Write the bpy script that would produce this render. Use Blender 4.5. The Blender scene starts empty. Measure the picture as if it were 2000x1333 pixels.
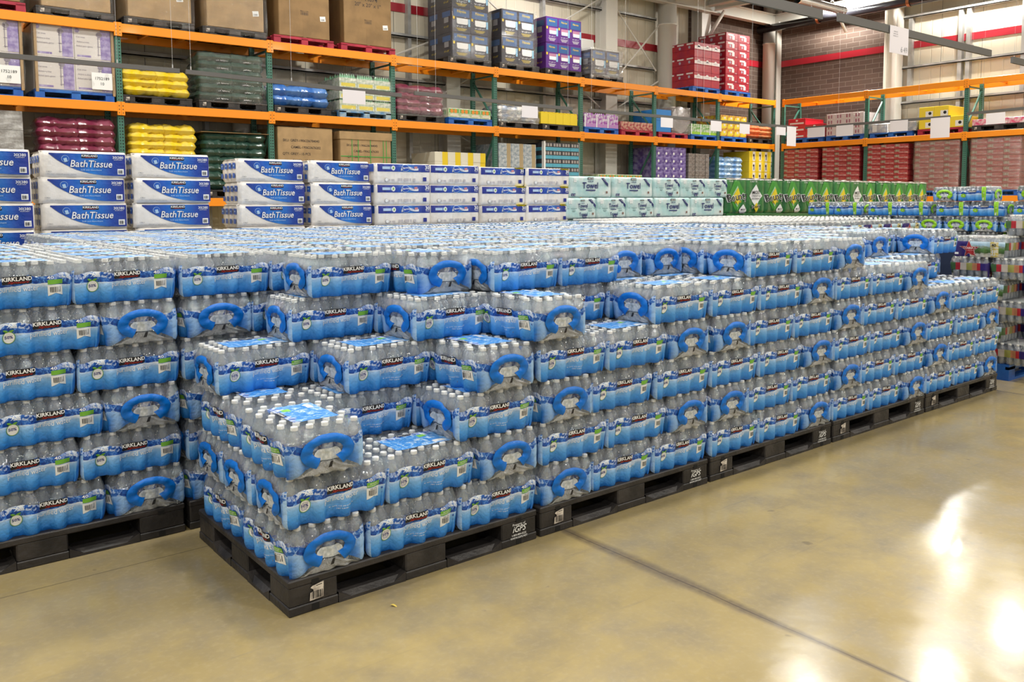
import bpy, math, random
LOD_D = 4.3; LAMP_W = 135; WORLD_W = .36
import bpy, math, random
from mathutils import Vector, Matrix, noise
R_ = random.Random(7)
PI = math.pi
SC = bpy.context.scene
COL = SC.collection

# ------------------------------------------------------------------ camera
cd = bpy.data.cameras.new('camera')
cam = bpy.data.objects.new('camera', cd)
COL.objects.link(cam)
YAW, PIT, ROL = 0.67097, 0.0822236, -0.0052407
fw = Vector((math.sin(YAW)*math.cos(PIT), math.cos(YAW)*math.cos(PIT), -math.sin(PIT)))
rt = Vector((math.cos(YAW), -math.sin(YAW), 0)); up = rt.cross(fw)
cr, sr = math.cos(ROL), math.sin(ROL)
RR = rt*cr + up*sr; UU = -rt*sr + up*cr
CPOS = Vector((-1.28939, -3.00168, 1.58421))
cam.matrix_world = Matrix(((RR.x, UU.x, -fw.x, CPOS.x), (RR.y, UU.y, -fw.y, CPOS.y), (RR.z, UU.z, -fw.z, CPOS.z), (0, 0, 0, 1)))
cd.sensor_width = 36; cd.lens = 36*1669.63/2000
cd.shift_x = (1000-998.38)/2000; cd.shift_y = -(666.5-533.75)/2000
cd.clip_end = 200
SC.camera = cam

# ------------------------------------------------------------------ world, exposure
w = bpy.data.worlds.new('world'); SC.world = w; w.use_nodes = True
w.node_tree.nodes['Background'].inputs[0].default_value = (1.0, .98, .95, 1)
w.node_tree.nodes['Background'].inputs[1].default_value = WORLD_W
SC.view_settings.view_transform = 'Standard'; SC.view_settings.look = 'None'
SC.view_settings.exposure = 0.0; SC.view_settings.gamma = 1; SC.view_settings.use_curve_mapping = False
cy = SC.cycles
cy.max_bounces = 7; cy.diffuse_bounces = 3; cy.glossy_bounces = 3; cy.transmission_bounces = 3
cy.transparent_max_bounces = 14; cy.caustics_reflective = False; cy.caustics_refractive = False
cy.sample_clamp_indirect = 6.0

# ------------------------------------------------------------------ materials
MATS = {}
def nodes_of(name):
    m = bpy.data.materials.new(name); m.use_nodes = True
    nt = m.node_tree; b = nt.nodes['Principled BSDF']
    return m, nt, b
def P(name, col, rough=.5, metal=0, spec=.5, coat=0, bump=0, bscale=40, var=0, vscale=8, emit=0, vcol=None):
    if name in MATS: return MATS[name]
    m, nt, b = nodes_of(name)
    c = (col[0], col[1], col[2], 1)
    b.inputs['Base Color'].default_value = c
    b.inputs['Roughness'].default_value = rough; b.inputs['Metallic'].default_value = metal
    b.inputs['Specular IOR Level'].default_value = spec
    b.inputs['Coat Weight'].default_value = coat
    if coat: b.inputs['Coat Roughness'].default_value = .08
    L = nt.links
    if bump or var:
        tc = nt.nodes.new('ShaderNodeTexCoord')
    if bump:
        n = nt.nodes.new('ShaderNodeTexNoise'); n.inputs['Scale'].default_value = bscale; n.inputs['Detail'].default_value = 4
        L.new(tc.outputs['Object'], n.inputs['Vector'])
        bm = nt.nodes.new('ShaderNodeBump'); bm.inputs['Strength'].default_value = bump; bm.inputs['Distance'].default_value = .02
        L.new(n.outputs['Fac'], bm.inputs['Height']); L.new(bm.outputs['Normal'], b.inputs['Normal'])
        if coat: L.new(bm.outputs['Normal'], b.inputs['Coat Normal'])
    if var:
        n = nt.nodes.new('ShaderNodeTexNoise'); n.inputs['Scale'].default_value = vscale; n.inputs['Detail'].default_value = 5
        L.new(tc.outputs['Object'], n.inputs['Vector'])
        mx = nt.nodes.new('ShaderNodeMix'); mx.data_type = 'RGBA'
        d = vcol or [v*(1-var) for v in col]
        mx.inputs[6].default_value = c; mx.inputs[7].default_value = (d[0], d[1], d[2], 1)
        rp = nt.nodes.new('ShaderNodeValToRGB'); rp.color_ramp.elements[0].position = .4; rp.color_ramp.elements[1].position = .62
        L.new(n.outputs['Fac'], rp.inputs[0]); L.new(rp.outputs[0], mx.inputs[0]); L.new(mx.outputs[2], b.inputs['Base Color'])
    if emit:
        b.inputs['Emission Color'].default_value = c; b.inputs['Emission Strength'].default_value = emit
    MATS[name] = m
    return m

class NT:
    """tiny helper for node graphs"""
    def __init__(s, nt): s.nt = nt; s.L = nt.links
    def n(s, t, **k):
        x = s.nt.nodes.new(t)
        for a, v in k.items(): setattr(x, a, v)
        return x
    def put(s, sock, v):
        if hasattr(v, 'is_output') or isinstance(v, bpy.types.NodeSocket): s.L.new(v, sock)
        else: sock.default_value = v
    def m(s, op, a, b=0.0, c=0.0):
        x = s.n('ShaderNodeMath', operation=op)
        s.put(x.inputs[0], a); s.put(x.inputs[1], b); s.put(x.inputs[2], c)
        return x.outputs[0]
    def mix(s, f, a, b):
        x = s.n('ShaderNodeMix', data_type='RGBA')
        s.put(x.inputs[0], f); s.put(x.inputs[6], a if not isinstance(a, tuple) else (*a, 1)); s.put(x.inputs[7], b if not isinstance(b, tuple) else (*b, 1))
        return x.outputs[2]
    def ramp(s, f, els, interp='LINEAR'):
        x = s.n('ShaderNodeValToRGB'); cr_ = x.color_ramp; cr_.interpolation = interp
        while len(cr_.elements) < len(els): cr_.elements.new(.5)
        for e, (p, c) in zip(cr_.elements, els):
            e.position = p; e.color = (*c, 1) if len(c) == 3 else c
        s.put(x.inputs[0], f); return x.outputs[0]
    def noise(s, v, scale, detail=3, rough=.5):
        x = s.n('ShaderNodeTexNoise'); x.inputs['Scale'].default_value = scale; x.inputs['Detail'].default_value = detail
        x.inputs['Roughness'].default_value = rough
        s.put(x.inputs['Vector'], v); return x.outputs['Fac']
    def bump(s, h, st, dist=.01):
        x = s.n('ShaderNodeBump'); x.inputs['Strength'].default_value = st; x.inputs['Distance'].default_value = dist
        s.put(x.inputs['Height'], h); return x.outputs[0]
    def gauss(s, u, c, wd, amp):
        d = s.m('MULTIPLY', s.m('SUBTRACT', u, c), 1/wd)
        return s.m('MULTIPLY', s.m('EXPONENT', s.m('MULTIPLY', s.m('MULTIPLY', d, d), -1.0)), amp)

def film_mat(name, kind):
    """printed shrink film: a print where the pattern says so, clear film elsewhere"""
    m = bpy.data.materials.new(name); m.use_nodes = True
    nt = m.node_tree; nt.nodes.clear(); N = NT(nt)
    out = N.n('ShaderNodeOutputMaterial')
    uv = N.n('ShaderNodeUVMap').outputs[0]
    sx = N.n('ShaderNodeSeparateXYZ'); N.L.new(uv, sx.inputs[0]); u, v = sx.outputs[0], sx.outputs[1]
    vm = N.n('ShaderNodeVectorMath', operation='MULTIPLY'); N.L.new(uv, vm.inputs[0])
    vm.inputs[1].default_value = (2.3, 1, 1) if kind != 'end' else (1.7, 1, 1)
    uvs = vm.outputs[0]
    nw = N.n('ShaderNodeTexNoise'); nw.inputs['Scale'].default_value = 7; nw.inputs['Detail'].default_value = 5; nw.inputs['Distortion'].default_value = 1.4; nw.inputs['Roughness'].default_value = .62; N.L.new(uvs, nw.inputs['Vector'])
    nz = nw.outputs['Fac']; nz2 = N.noise(uvs, 5, 3)
    tc = N.n('ShaderNodeTexCoord')
    wr = N.noise(tc.outputs['Object'], 45, 3)
    bmp = N.bump(wr, .35, .012)
    if kind == 'long':
        top = N.m('ADD', .655, N.gauss(u, .2, .12, .07))
        top = N.m('ADD', top, N.gauss(u, .44, .06, -.05))
        top = N.m('ADD', top, N.gauss(u, .6, .05, .065))
        top = N.m('ADD', top, N.gauss(u, .9, .09, .085))
        wob = N.m('MULTIPLY', N.m('SUBTRACT', nz2, .5), .05)
        top = N.m('ADD', top, wob)
        bot = N.m('ADD', .475, N.m('ADD', N.gauss(u, .3, .15, .0), N.m('ADD', N.gauss(u, .75, .1, .05), N.m('ADD', wob, N.gauss(u, .6, .08, .04)))))
        mask = N.m('LESS_THAN', v, top)
        band = N.m('GREATER_THAN', v, bot)
        base = N.ramp(v, [(0, (.006, .11, .47)), (.10, (.025, .21, .64)), (.22, (.07, .31, .74)), (.36, (.20, .46, .83)), (.43, (.34, .56, .87)), (.50, (.78, .85, .95))])
        gw = N.ramp(N.noise(uvs, 2.2, 2), [(.35, (0, 0, 0)), (.7, (1, 1, 1))])
        base = N.mix(N.m('MULTIPLY', gw, .25), base, (.03, .26, .68))
        spl = N.ramp(nz, [(.36, (.008, .05, .30)), (.45, (.02, .14, .55)), (.47, (.04, .22, .68)), (.50, (.80, .87, .97)), (.60, (.85, .92, .98)), (.66, (.03, .18, .6))], 'LINEAR')
        spd = N.ramp(nz, [(.4, (.005, .04, .26)), (.55, (.02, .14, .55)), (.70, (.30, .52, .85))])
        loc = N.m('ADD', N.gauss(u, .2, .16, 1.0), N.gauss(u, .93, .08, .9))
        loc = N.m('MULTIPLY', loc, N.m('GREATER_THAN', v, N.m('SUBTRACT', top, .12)))
        spl = N.mix(N.m('MINIMUM', loc, 1.0), spd, spl)
        col = N.mix(band, base, spl)
    elif kind == 'end':
        top = N.m('ADD', .62, N.m('ADD', N.gauss(u, .0, .2, .05), N.m('ADD', N.gauss(u, .3, .12, -.05), N.gauss(u, 1.0, .1, .14))))
        mask = N.m('LESS_THAN', v, top)
        band = N.m('GREATER_THAN', v, N.m('SUBTRACT', top, .17))
        # clear fan below the handle opening, clear oval inside the handle
        du = N.m('ABSOLUTE', N.m('SUBTRACT', u, .56))
        fan = N.m('LESS_THAN', du, N.m('ADD', .05, N.m('MULTIPLY', N.m('SUBTRACT', .34, v), 1.15)))
        fan = N.m('MULTIPLY', fan, N.m('LESS_THAN', v, .36))
        e1 = N.m('MULTIPLY', N.m('SUBTRACT', u, .55), 1/.26); e2 = N.m('MULTIPLY', N.m('SUBTRACT', v, .47), 1/.26)
        oval = N.m('LESS_THAN', N.m('ADD', N.m('MULTIPLY', e1, e1), N.m('MULTIPLY', e2, e2)), 1.0)
        mask = N.m('MULTIPLY', mask, N.m('SUBTRACT', 1.0, N.m('MAXIMUM', fan, oval)))
        base = N.ramp(v, [(0, (.004, .10, .46)), (.3, (.012, .17, .58)), (.48, (.20, .38, .74))])
        edge = N.m('MULTIPLY', N.gauss(u, .17, .08, 1.0), .5)
        base = N.mix(edge, base, (.45, .66, .88))
        base = N.mix(N.gauss(u, 1.0, .1, .8), base, (.4, .62, .88))
        wv = N.n('ShaderNodeTexWave'); wv.bands_direction = 'Y'; wv.inputs['Scale'].default_value = 4; wv.inputs['Distortion'].default_value = 7; wv.inputs['Detail'].default_value = 2
        wv.inputs['Detail Scale'].default_value = .8
        N.L.new(uvs, wv.inputs[0])
        spl = N.ramp(nz, [(.38, (.005, .05, .30)), (.5, (.02, .14, .52)), (.56, (.20, .36, .70)), (.62, (.55, .68, .90)), (.66, (.02, .14, .52))])
        col = N.mix(band, base, spl)
    else:
        a = N.m('LESS_THAN', N.m('ABSOLUTE', N.m('SUBTRACT', u, .5)), .35)
        b = N.m('LESS_THAN', N.m('ABSOLUTE', N.m('SUBTRACT', v, .47)), .33)
        mask = N.m('MULTIPLY', a, b)
        col = N.ramp(nz, [(.45, (.05, .26, .72)), (.56, (.16, .42, .84)), (.64, (.66, .80, .95))])
        dk = N.m('GREATER_THAN', N.m('ADD', v, N.m('MULTIPLY', nz2, .25)), .82)
        col = N.mix(dk, col, N.ramp(nz, [(.45, (.01, .09, .45)), (.6, (.7, .8, .95))]))
        gr = N.m('MULTIPLY', N.m('LESS_THAN', N.m('ABSOLUTE', N.m('SUBTRACT', u, .66)), .05), N.m('LESS_THAN', N.m('ABSOLUTE', N.m('SUBTRACT', v, .62)), .06))
        col = N.mix(gr, col, (.25, .62, .08))
        wh = N.m('MULTIPLY', N.m('LESS_THAN', N.m('ABSOLUTE', N.m('SUBTRACT', u, .72)), .07), N.m('LESS_THAN', N.m('ABSOLUTE', N.m('SUBTRACT', v, .25)), .05))
        col = N.mix(wh, col, (.85, .85, .85))
    b = N.n('ShaderNodeBsdfPrincipled'); N.put(b.inputs['Base Color'], col)
    b.inputs['Roughness'].default_value = .34; b.inputs['Specular IOR Level'].default_value = .45
    N.L.new(N.bump(wr, .5 if kind != 'top' else .8, .012), b.inputs['Normal'])
    tr = N.n('ShaderNodeBsdfTransparent'); tr.inputs[0].default_value = (.97, .98, .99, 1)
    gl = N.n('ShaderNodeBsdfGlossy'); gl.inputs['Roughness'].default_value = .10; gl.inputs[0].default_value = (.88, .95, 1, 1)
    N.L.new(N.bump(N.noise(tc.outputs['Object'], 38, 4, .65), 1.0, .045), gl.inputs['Normal'])
    df = N.n('ShaderNodeBsdfDiffuse'); df.inputs[0].default_value = (.78, .88, 1, 1)
    c1 = N.n('ShaderNodeMixShader'); c1.inputs[0].default_value = .24 if kind != 'top' else .16
    N.L.new(tr.outputs[0], c1.inputs[1]); N.L.new(gl.outputs[0], c1.inputs[2])
    c2 = N.n('ShaderNodeMixShader'); c2.inputs[0].default_value = .04
    N.L.new(c1.outputs[0], c2.inputs[1]); N.L.new(df.outputs[0], c2.inputs[2])
    mx = N.n('ShaderNodeMixShader'); N.L.new(mask, mx.inputs[0]); N.L.new(c2.outputs[0], mx.inputs[1]); N.L.new(b.outputs[0], mx.inputs[2])
    N.L.new(mx.outputs[0], out.inputs[0])
    return m

def bottle_mat(name, tint=(.76, .85, 1.0), opac=.36):
    m = bpy.data.materials.new(name); m.use_nodes = True
    nt = m.node_tree; nt.nodes.clear(); N = NT(nt)
    out = N.n('ShaderNodeOutputMaterial'); tc = N.n('ShaderNodeTexCoord')
    nb = N.bump(N.noise(tc.outputs['Object'], 95, 3), 1.0, .012)
    tr = N.n('ShaderNodeBsdfTransparent'); tr.inputs[0].default_value = (.925, .95, 1, 1)
    gl = N.n('ShaderNodeBsdfGlossy'); gl.inputs['Roughness'].default_value = .04; gl.inputs[0].default_value = (.86, .94, 1, 1); N.L.new(nb, gl.inputs['Normal'])
    df = N.n('ShaderNodeBsdfDiffuse'); df.inputs[0].default_value = (*tint, 1)
    lw = N.n('ShaderNodeLayerWeight'); lw.inputs[0].default_value = .35; N.L.new(nb, lw.inputs['Normal'])
    tl = N.n('ShaderNodeBsdfTranslucent'); tl.inputs[0].default_value = (.80, .89, 1.0, 1)
    dt = N.n('ShaderNodeMixShader'); dt.inputs[0].default_value = .5; N.L.new(df.outputs[0], dt.inputs[1]); N.L.new(tl.outputs[0], dt.inputs[2])
    a = N.n('ShaderNodeMixShader'); a.inputs[0].default_value = opac
    N.L.new(tr.outputs[0], a.inputs[1]); N.L.new(dt.outputs[0], a.inputs[2])
    b = N.n('ShaderNodeMixShader'); N.put(b.inputs[0], N.m('MINIMUM', N.m('ADD', .20, N.m('MULTIPLY', lw.outputs['Fresnel'], 1.0)), .95))
    N.L.new(a.outputs[0], b.inputs[1]); N.L.new(gl.outputs[0], b.inputs[2])
    N.L.new(b.outputs[0], out.inputs[0])
    return m

# ------------------------------------------------------------------ mesh builder
class MB:
    def __init__(s): s.v = []; s.f = []; s.mi = []; s.uv = []; s.sm = []
    def face(s, idx, mi=0, uv=None, sm=False): s.f.append(tuple(idx)); s.mi.append(mi); s.uv.append(uv); s.sm.append(sm)
    def box(s, x0, y0, z0, x1, y1, z1, mi=0, bev=0):
        o = len(s.v)
        if bev <= 0:
            s.v += [(x0,y0,z0),(x1,y0,z0),(x1,y1,z0),(x0,y1,z0),(x0,y0,z1),(x1,y0,z1),(x1,y1,z1),(x0,y1,z1)]
            for q, uvq in (((0,3,2,1), None),((4,5,6,7), ((0,0),(1,0),(1,1),(0,1))),((0,1,5,4), ((0,0),(1,0),(1,1),(0,1))),((1,2,6,5), ((0,0),(1,0),(1,1),(0,1))),((2,3,7,6), ((0,0),(1,0),(1,1),(0,1))),((3,0,4,7), ((0,0),(1,0),(1,1),(0,1)))):
                s.face([o+i for i in q], mi, uvq)
            return
        b = bev
        # chamfered box: 24 verts
        def P3(cx_, cy_, cz_, ax):
            x = (x0, x1)[cx_]; y = (y0, y1)[cy_]; z = (z0, z1)[cz_]
            dx = b*(1-2*cx_); dy = b*(1-2*cy_); dz = b*(1-2*cz_)
            if ax == 0: return (x, y+dy, z+dz)
            if ax == 1: return (x+dx, y, z+dz)
            return (x+dx, y+dy, z)
        ix = {}
        for a in (0,1):
            for c in (0,1):
                for d in (0,1):
                    for ax in (0,1,2):
                        ix[a,c,d,ax] = len(s.v); s.v.append(P3(a,c,d,ax))
        g = lambda *k: ix[k]
        U4 = ((0,0),(1,0),(1,1),(0,1))
        s.face([g(0,0,0,1),g(1,0,0,1),g(1,0,1,1),g(0,0,1,1)], mi, U4)
        s.face([g(1,1,0,1),g(0,1,0,1),g(0,1,1,1),g(1,1,1,1)], mi, U4)
        s.face([g(0,1,0,0),g(0,0,0,0),g(0,0,1,0),g(0,1,1,0)], mi, U4)
        s.face([g(1,0,0,0),g(1,1,0,0),g(1,1,1,0),g(1,0,1,0)], mi, U4)
        s.face([g(0,0,1,2),g(1,0,1,2),g(1,1,1,2),g(0,1,1,2)], mi, U4)
        s.face([g(0,1,0,2),g(1,1,0,2),g(1,0,0,2),g(0,0,0,2)], mi, U4)
        def q4(a,b_,c,d): s.face([a,b_,c,d], mi)
        for d in (0,1):
            z_ = (lambda *p: q4(*(p if d else p[::-1])))
            z_(g(0,0,d,1),g(1,0,d,1),g(1,0,d,2),g(0,0,d,2)); z_(g(1,1,d,1),g(0,1,d,1),g(0,1,d,2),g(1,1,d,2))
            z_(g(1,0,d,0),g(1,1,d,0),g(1,1,d,2),g(1,0,d,2)); z_(g(0,1,d,0),g(0,0,d,0),g(0,0,d,2),g(0,1,d,2))
        q4(g(0,0,0,0),g(0,0,0,1),g(0,0,1,1),g(0,0,1,0)); q4(g(1,0,0,1),g(1,0,0,0),g(1,0,1,0),g(1,0,1,1))
        q4(g(1,1,0,0),g(1,1,0,1),g(1,1,1,1),g(1,1,1,0)); q4(g(0,1,0,1),g(0,1,0,0),g(0,1,1,0),g(0,1,1,1))
        for a in (0,1):
            for c in (0,1):
                for d in (0,1):
                    t = [g(a,c,d,0),g(a,c,d,1),g(a,c,d,2)]
                    if (a+c+d) % 2 == 0: t = t[::-1]
                    t = t[::-1] if True else t
                    s.face(t, mi)
    def lathe(s, prof, n=14, c=(0,0,0), mi=0, sm=True, mis=None, a0=0):
        o = len(s.v)
        for r, z in prof:
            for k in range(n):
                a = 2*PI*k/n + a0; s.v.append((c[0]+r*math.cos(a), c[1]+r*math.sin(a), c[2]+z))
        for i in range(len(prof)-1):
            for k in range(n):
                k2 = (k+1) % n
                s.face((o+i*n+k, o+i*n+k2, o+(i+1)*n+k2, o+(i+1)*n+k), mis[i] if mis else mi, None, sm)
    def cap(s, r, z, n=14, c=(0,0,0), mi=0, flip=False):
        o = len(s.v)
        for k in range(n):
            a = 2*PI*k/n; s.v.append((c[0]+r*math.cos(a), c[1]+r*math.sin(a), c[2]+z))
        idx = list(range(o, o+n)); s.face(idx[::-1] if flip else idx, mi)
    def tube(s, p, q, r, n=6, mi=0):
        p = Vector(p); q = Vector(q); d = (q-p).normalized()
        a = d.orthogonal().normalized(); b = d.cross(a); o = len(s.v)
        for c in (p, q):
            for k in range(n):
                t = 2*PI*k/n; s.v.append(tuple(c + a*(r*math.cos(t)) + b*(r*math.sin(t))))
        for k in range(n):
            k2 = (k+1) % n; s.face((o+k, o+k2, o+n+k2, o+n+k), mi, None, n > 6)
        s.face([o+k for k in range(n)][::-1], mi); s.face([o+n+k for k in range(n)], mi)
    def bar(s, p, q, wd, hg, mi=0, upv=(0,0,1)):
        p = Vector(p); q = Vector(q); d = (q-p).normalized(); u = Vector(upv)
        a = d.cross(u).normalized()*wd/2; b = a.cross(d).normalized()*hg/2; o = len(s.v)
        for c in (p, q):
            for e in (-a-b, a-b, a+b, -a+b): s.v.append(tuple(c+e))
        for k in range(4): s.face((o+k, o+(k+1) % 4, o+4+(k+1) % 4, o+4+k), mi)
        s.face((o+3,o+2,o+1,o), mi); s.face((o+4,o+5,o+6,o+7), mi)
    def grid(s, fn, nu, nv, mi=0, sm=True, uvf=None, flip=False):
        o = len(s.v)
        for j in range(nv+1):
            for i in range(nu+1): s.v.append(tuple(fn(i/nu, j/nv)))
        for j in range(nv):
            for i in range(nu):
                q = [o+j*(nu+1)+i, o+j*(nu+1)+i+1, o+(j+1)*(nu+1)+i+1, o+(j+1)*(nu+1)+i]
                uv = None
                uq = [(i/nu, j/nv), ((i+1)/nu, j/nv), ((i+1)/nu, (j+1)/nv), (i/nu, (j+1)/nv)]
                if uvf: uv = [uvf(a, b) for a, b in uq]
                if flip: q = q[::-1]; uv = uv[::-1] if uv else None
                s.face(q, mi, uv, sm)
    def poly(s, pts, mi=0): 
        o = len(s.v); s.v += [tuple(p) for p in pts]; s.face(range(o, o+len(pts)), mi)
    def add(s, other, M=None, mi_off=0):
        o = len(s.v)
        if M is None: s.v += other.v
        else: s.v += [tuple(M @ Vector(p)) for p in other.v]
        for f, mi, uv, sm in zip(other.f, other.mi, other.uv, other.sm):
            s.f.append(tuple(o+i for i in f)); s.mi.append(mi+mi_off); s.uv.append(uv); s.sm.append(sm)
    def mesh(s, name, mats):
        me = bpy.data.meshes.new(name); me.from_pydata(s.v, [], s.f)
        for m in mats: me.materials.append(m)
        me.polygons.foreach_set('material_index', s.mi)
        me.polygons.foreach_set('use_smooth', s.sm)
        if any(u is not None for u in s.uv):
            ul = me.uv_layers.new(name='UVMap'); d = []
            for f, u in zip(s.f, s.uv):
                if u is None: d += [0.0, 0.0]*len(f)
                else:
                    for a in u: d += [a[0], a[1]]
            ul.data.foreach_set('uv', d)
        me.update(); return me
    def build(s, name, mats, parent=None, **k):
        return link(name, s.mesh(name, mats if isinstance(mats, (list, tuple)) else [mats]), parent, **k)
def link(name, me, parent=None, loc=None, rz=0, label=None, cat=None, group=None, kind=None):
    o = bpy.data.objects.new(name, me); COL.objects.link(o)
    if parent is not None: o.parent = parent
    if loc is not None: o.location = loc
    if rz: o.rotation_euler = (0, 0, rz)
    tag(o, label, cat, group, kind)
    return o
def tag(o, label=None, cat=None, group=None, kind=None):
    if label: o['label'] = label
    if cat: o['category'] = cat
    if group: o['group'] = group
    if kind: o['kind'] = kind
    return o

# ------------------------------------------------------------------ lettering
_TX = {}
def text2d(s, size=1.0, bold=0.0, shear=0.0, sx=1.0, space=1.0):
    """built-in font outlines as flat 2-D triangles, centred on x, baseline at y=0"""
    k = (s, bold, shear, space)
    if k not in _TX:
        cu = bpy.data.curves.new('t', 'FONT'); cu.body = s; cu.size = 1; cu.resolution_u = 2
        cu.offset = bold; cu.shear = shear; cu.space_character = space; cu.align_x = 'CENTER'
        ob = bpy.data.objects.new('t', cu); COL.objects.link(ob)
        dg = bpy.context.evaluated_depsgraph_get(); dg.update()
        me = bpy.data.meshes.new_from_object(ob.evaluated_get(dg))
        _TX[k] = ([(v.co.x, v.co.y) for v in me.vertices], [tuple(p.vertices) for p in me.polygons])
        bpy.data.objects.remove(ob); bpy.data.curves.remove(cu); bpy.data.meshes.remove(me)
    V, F = _TX[k]
    return [(x*size*sx, y*size) for x, y in V], F
def put2d(mb, VF, fn, at=(0, 0), rot=0, mi=0):
    V, F = VF; c, s_ = math.cos(rot), math.sin(rot); o = len(mb.v)
    mb.v += [tuple(fn(at[0]+x*c-y*s_, at[1]+x*s_+y*c)) for x, y in V]
    for f in F: mb.face([o+i for i in f], mi)
def rect2d(w_, h_, nu=1, nv=1):
    V = [(-w_/2+w_*i/nu, h_*j/nv) for j in range(nv+1) for i in range(nu+1)]
    F = [(j*(nu+1)+i, j*(nu+1)+i+1, (j+1)*(nu+1)+i+1, (j+1)*(nu+1)+i) for j in range(nv) for i in range(nu)]
    return V, F
def disc2d(r, n=20, sx=1, rings=3):
    if r < .015: rings = 1
    V = [(0, 0)]+[(r*j/rings*sx*math.cos(2*PI*k/n), r*j/rings*math.sin(2*PI*k/n)) for j in range(1, rings+1) for k in range(n)]
    F = [(0, 1+k, 1+(k+1) % n) for k in range(n)]
    for j in range(rings-1): F += [(1+j*n+k, 1+(j+1)*n+k, 1+(j+1)*n+(k+1) % n, 1+j*n+(k+1) % n) for k in range(n)]
    return V, F
def poly2d(pts): return list(pts), [tuple(range(len(pts)))]
def dense2d(pts, m=4, k=5):
    """a star-shaped outline filled finely enough to follow a bulging surface"""
    n = len(pts); cx = sum(p[0] for p in pts)/n; cy_ = sum(p[1] for p in pts)/n; E = []
    for i in range(n):
        a, b = pts[i], pts[(i+1) % n]
        for j in range(m): E.append((a[0]+(b[0]-a[0])*j/m, a[1]+(b[1]-a[1])*j/m))
    N_ = len(E); V = [(cx, cy_)]+[(cx+(x-cx)*j/k, cy_+(y-cy_)*j/k) for j in range(1, k+1) for x, y in E]
    F = [(0, 1+i, 1+(i+1) % N_) for i in range(N_)]
    for j in range(k-1): F += [(1+j*N_+i, 1+(j+1)*N_+i, 1+(j+1)*N_+(i+1) % N_, 1+j*N_+(i+1) % N_) for i in range(N_)]
    return V, F
def plane_fn(o, u, v):
    o = Vector(o); u = Vector(u); v = Vector(v)
    return lambda a, b: o+u*a+v*b
def bars2d(w_, h_, n, seed=1):
    r = random.Random(seed); V = []; F = []; x = -w_/2
    while x < w_/2 - .001*w_:
        b = w_/n*r.choice((.5, .8, 1.2)); o = len(V)
        V += [(x, 0), (min(x+b, w_/2), 0), (min(x+b, w_/2), h_), (x, h_)]; F.append((o, o+1, o+2, o+3)); x += b + w_/n*r.choice((.5, .8, 1.1))
    return V, F

BLACK = P('black_ink', (.01, .01, .012), .4); WHITE = P('white_ink', (.85, .86, .86), .4)
RED = P('red_ink', (.5, .02, .02), .4); GREEN = P('green_ink', (.16, .42, .04), .4); NAVY = P('navy_ink', (.02, .03, .25), .4)
GREY = P('grey_ink', (.3, .3, .32), .5)
# ------------------------------------------------------------------ high-bay lamps
lamp_glow = P('lamp_glow', (1, .97, .9), .5, emit=14)
lamp_shell = P('lamp_housing', (.75, .75, .74), .4, metal=.3)
def lamp_me():
    mb = MB(); mb.lathe([(.24, 0), (.27, .02), (.20, .16), (.10, .24), (.09, .36), (.0, .37)], 24, mi=0); mb.cap(.235, .012, 24, mi=1, flip=True)
    return mb.mesh('high_bay_lamp', [lamp_shell, lamp_glow])
LAMP_ME = lamp_me()
LAMPS = [(20.6, 10.35, 7.2), (20.65, 6.66, 7.2), (16.8, 3.7, 7.2), (14.1, 3.9, 7.2)]
for x in (-8.5, -3.5, 1.5, 6.5, 11.5, 17.0):
    for y in (-8.5, -3.8, .6, 5.0, 9.4):
        if x > 13 and y > 3: continue
        LAMPS.append((x+.3*y % .7, y+(1.6 if x == 11.5 and y > 9 else 0), 7.2))
LD = []
for e_ in (1.0, .95, 2.5):
    ld = bpy.data.lights.new('lamp_light', 'AREA'); ld.shape = 'DISK'; ld.size = .46; ld.energy = LAMP_W*e_; ld.color = (1, .965, .89); LD.append(ld)
for n, (x, y, z) in enumerate(LAMPS):
    o = link('high_bay_lamp', LAMP_ME, None, (x, y, z), 0, 'round high-bay ceiling lamp glowing white near the roof corner' if n == 0 else 'round high-bay ceiling lamp out of frame, mirrored in the floor', 'ceiling lamp', 'high-bay ceiling lamps')
    l = bpy.data.objects.new('lamp_light', LD[2 if x > 19 else 1 if (x > 13 or y > 4) else 0]); COL.objects.link(l); l.parent = o; l.location = (0, 0, -.01)
# ------------------------------------------------------------------ building shell
def panel_mat():
    m = bpy.data.materials.new('ribbed_metal_panel'); m.use_nodes = True
    nt = m.node_tree; b = nt.nodes['Principled BSDF']; N = NT(nt)
    tc = N.n('ShaderNodeTexCoord').outputs['Object']; sx = N.n('ShaderNodeSeparateXYZ'); N.L.new(tc, sx.inputs[0])
    s_ = N.m('ADD', sx.outputs[0], sx.outputs[1])
    fr = N.m('FRACT', N.m('MULTIPLY', s_, 1/.30))
    rib = N.m('MINIMUM', N.m('MULTIPLY', N.m('ABSOLUTE', N.m('SUBTRACT', fr, .5)), 14.0), 1.0)
    fr2 = N.m('FRACT', N.m('MULTIPLY', s_, 1/1.02)); seam = N.m('LESS_THAN', fr2, .012)
    c = N.mix(N.noise(tc, 1.3, 3), (.76, .70, .56), (.84, .77, .62))
    c = N.mix(seam, c, (.25, .24, .22)); N.put(b.inputs['Base Color'], c); b.inputs['Roughness'].default_value = .5
    N.L.new(N.bump(rib, .5, .015), b.inputs['Normal']); return m
PANEL = panel_mat()
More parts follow.
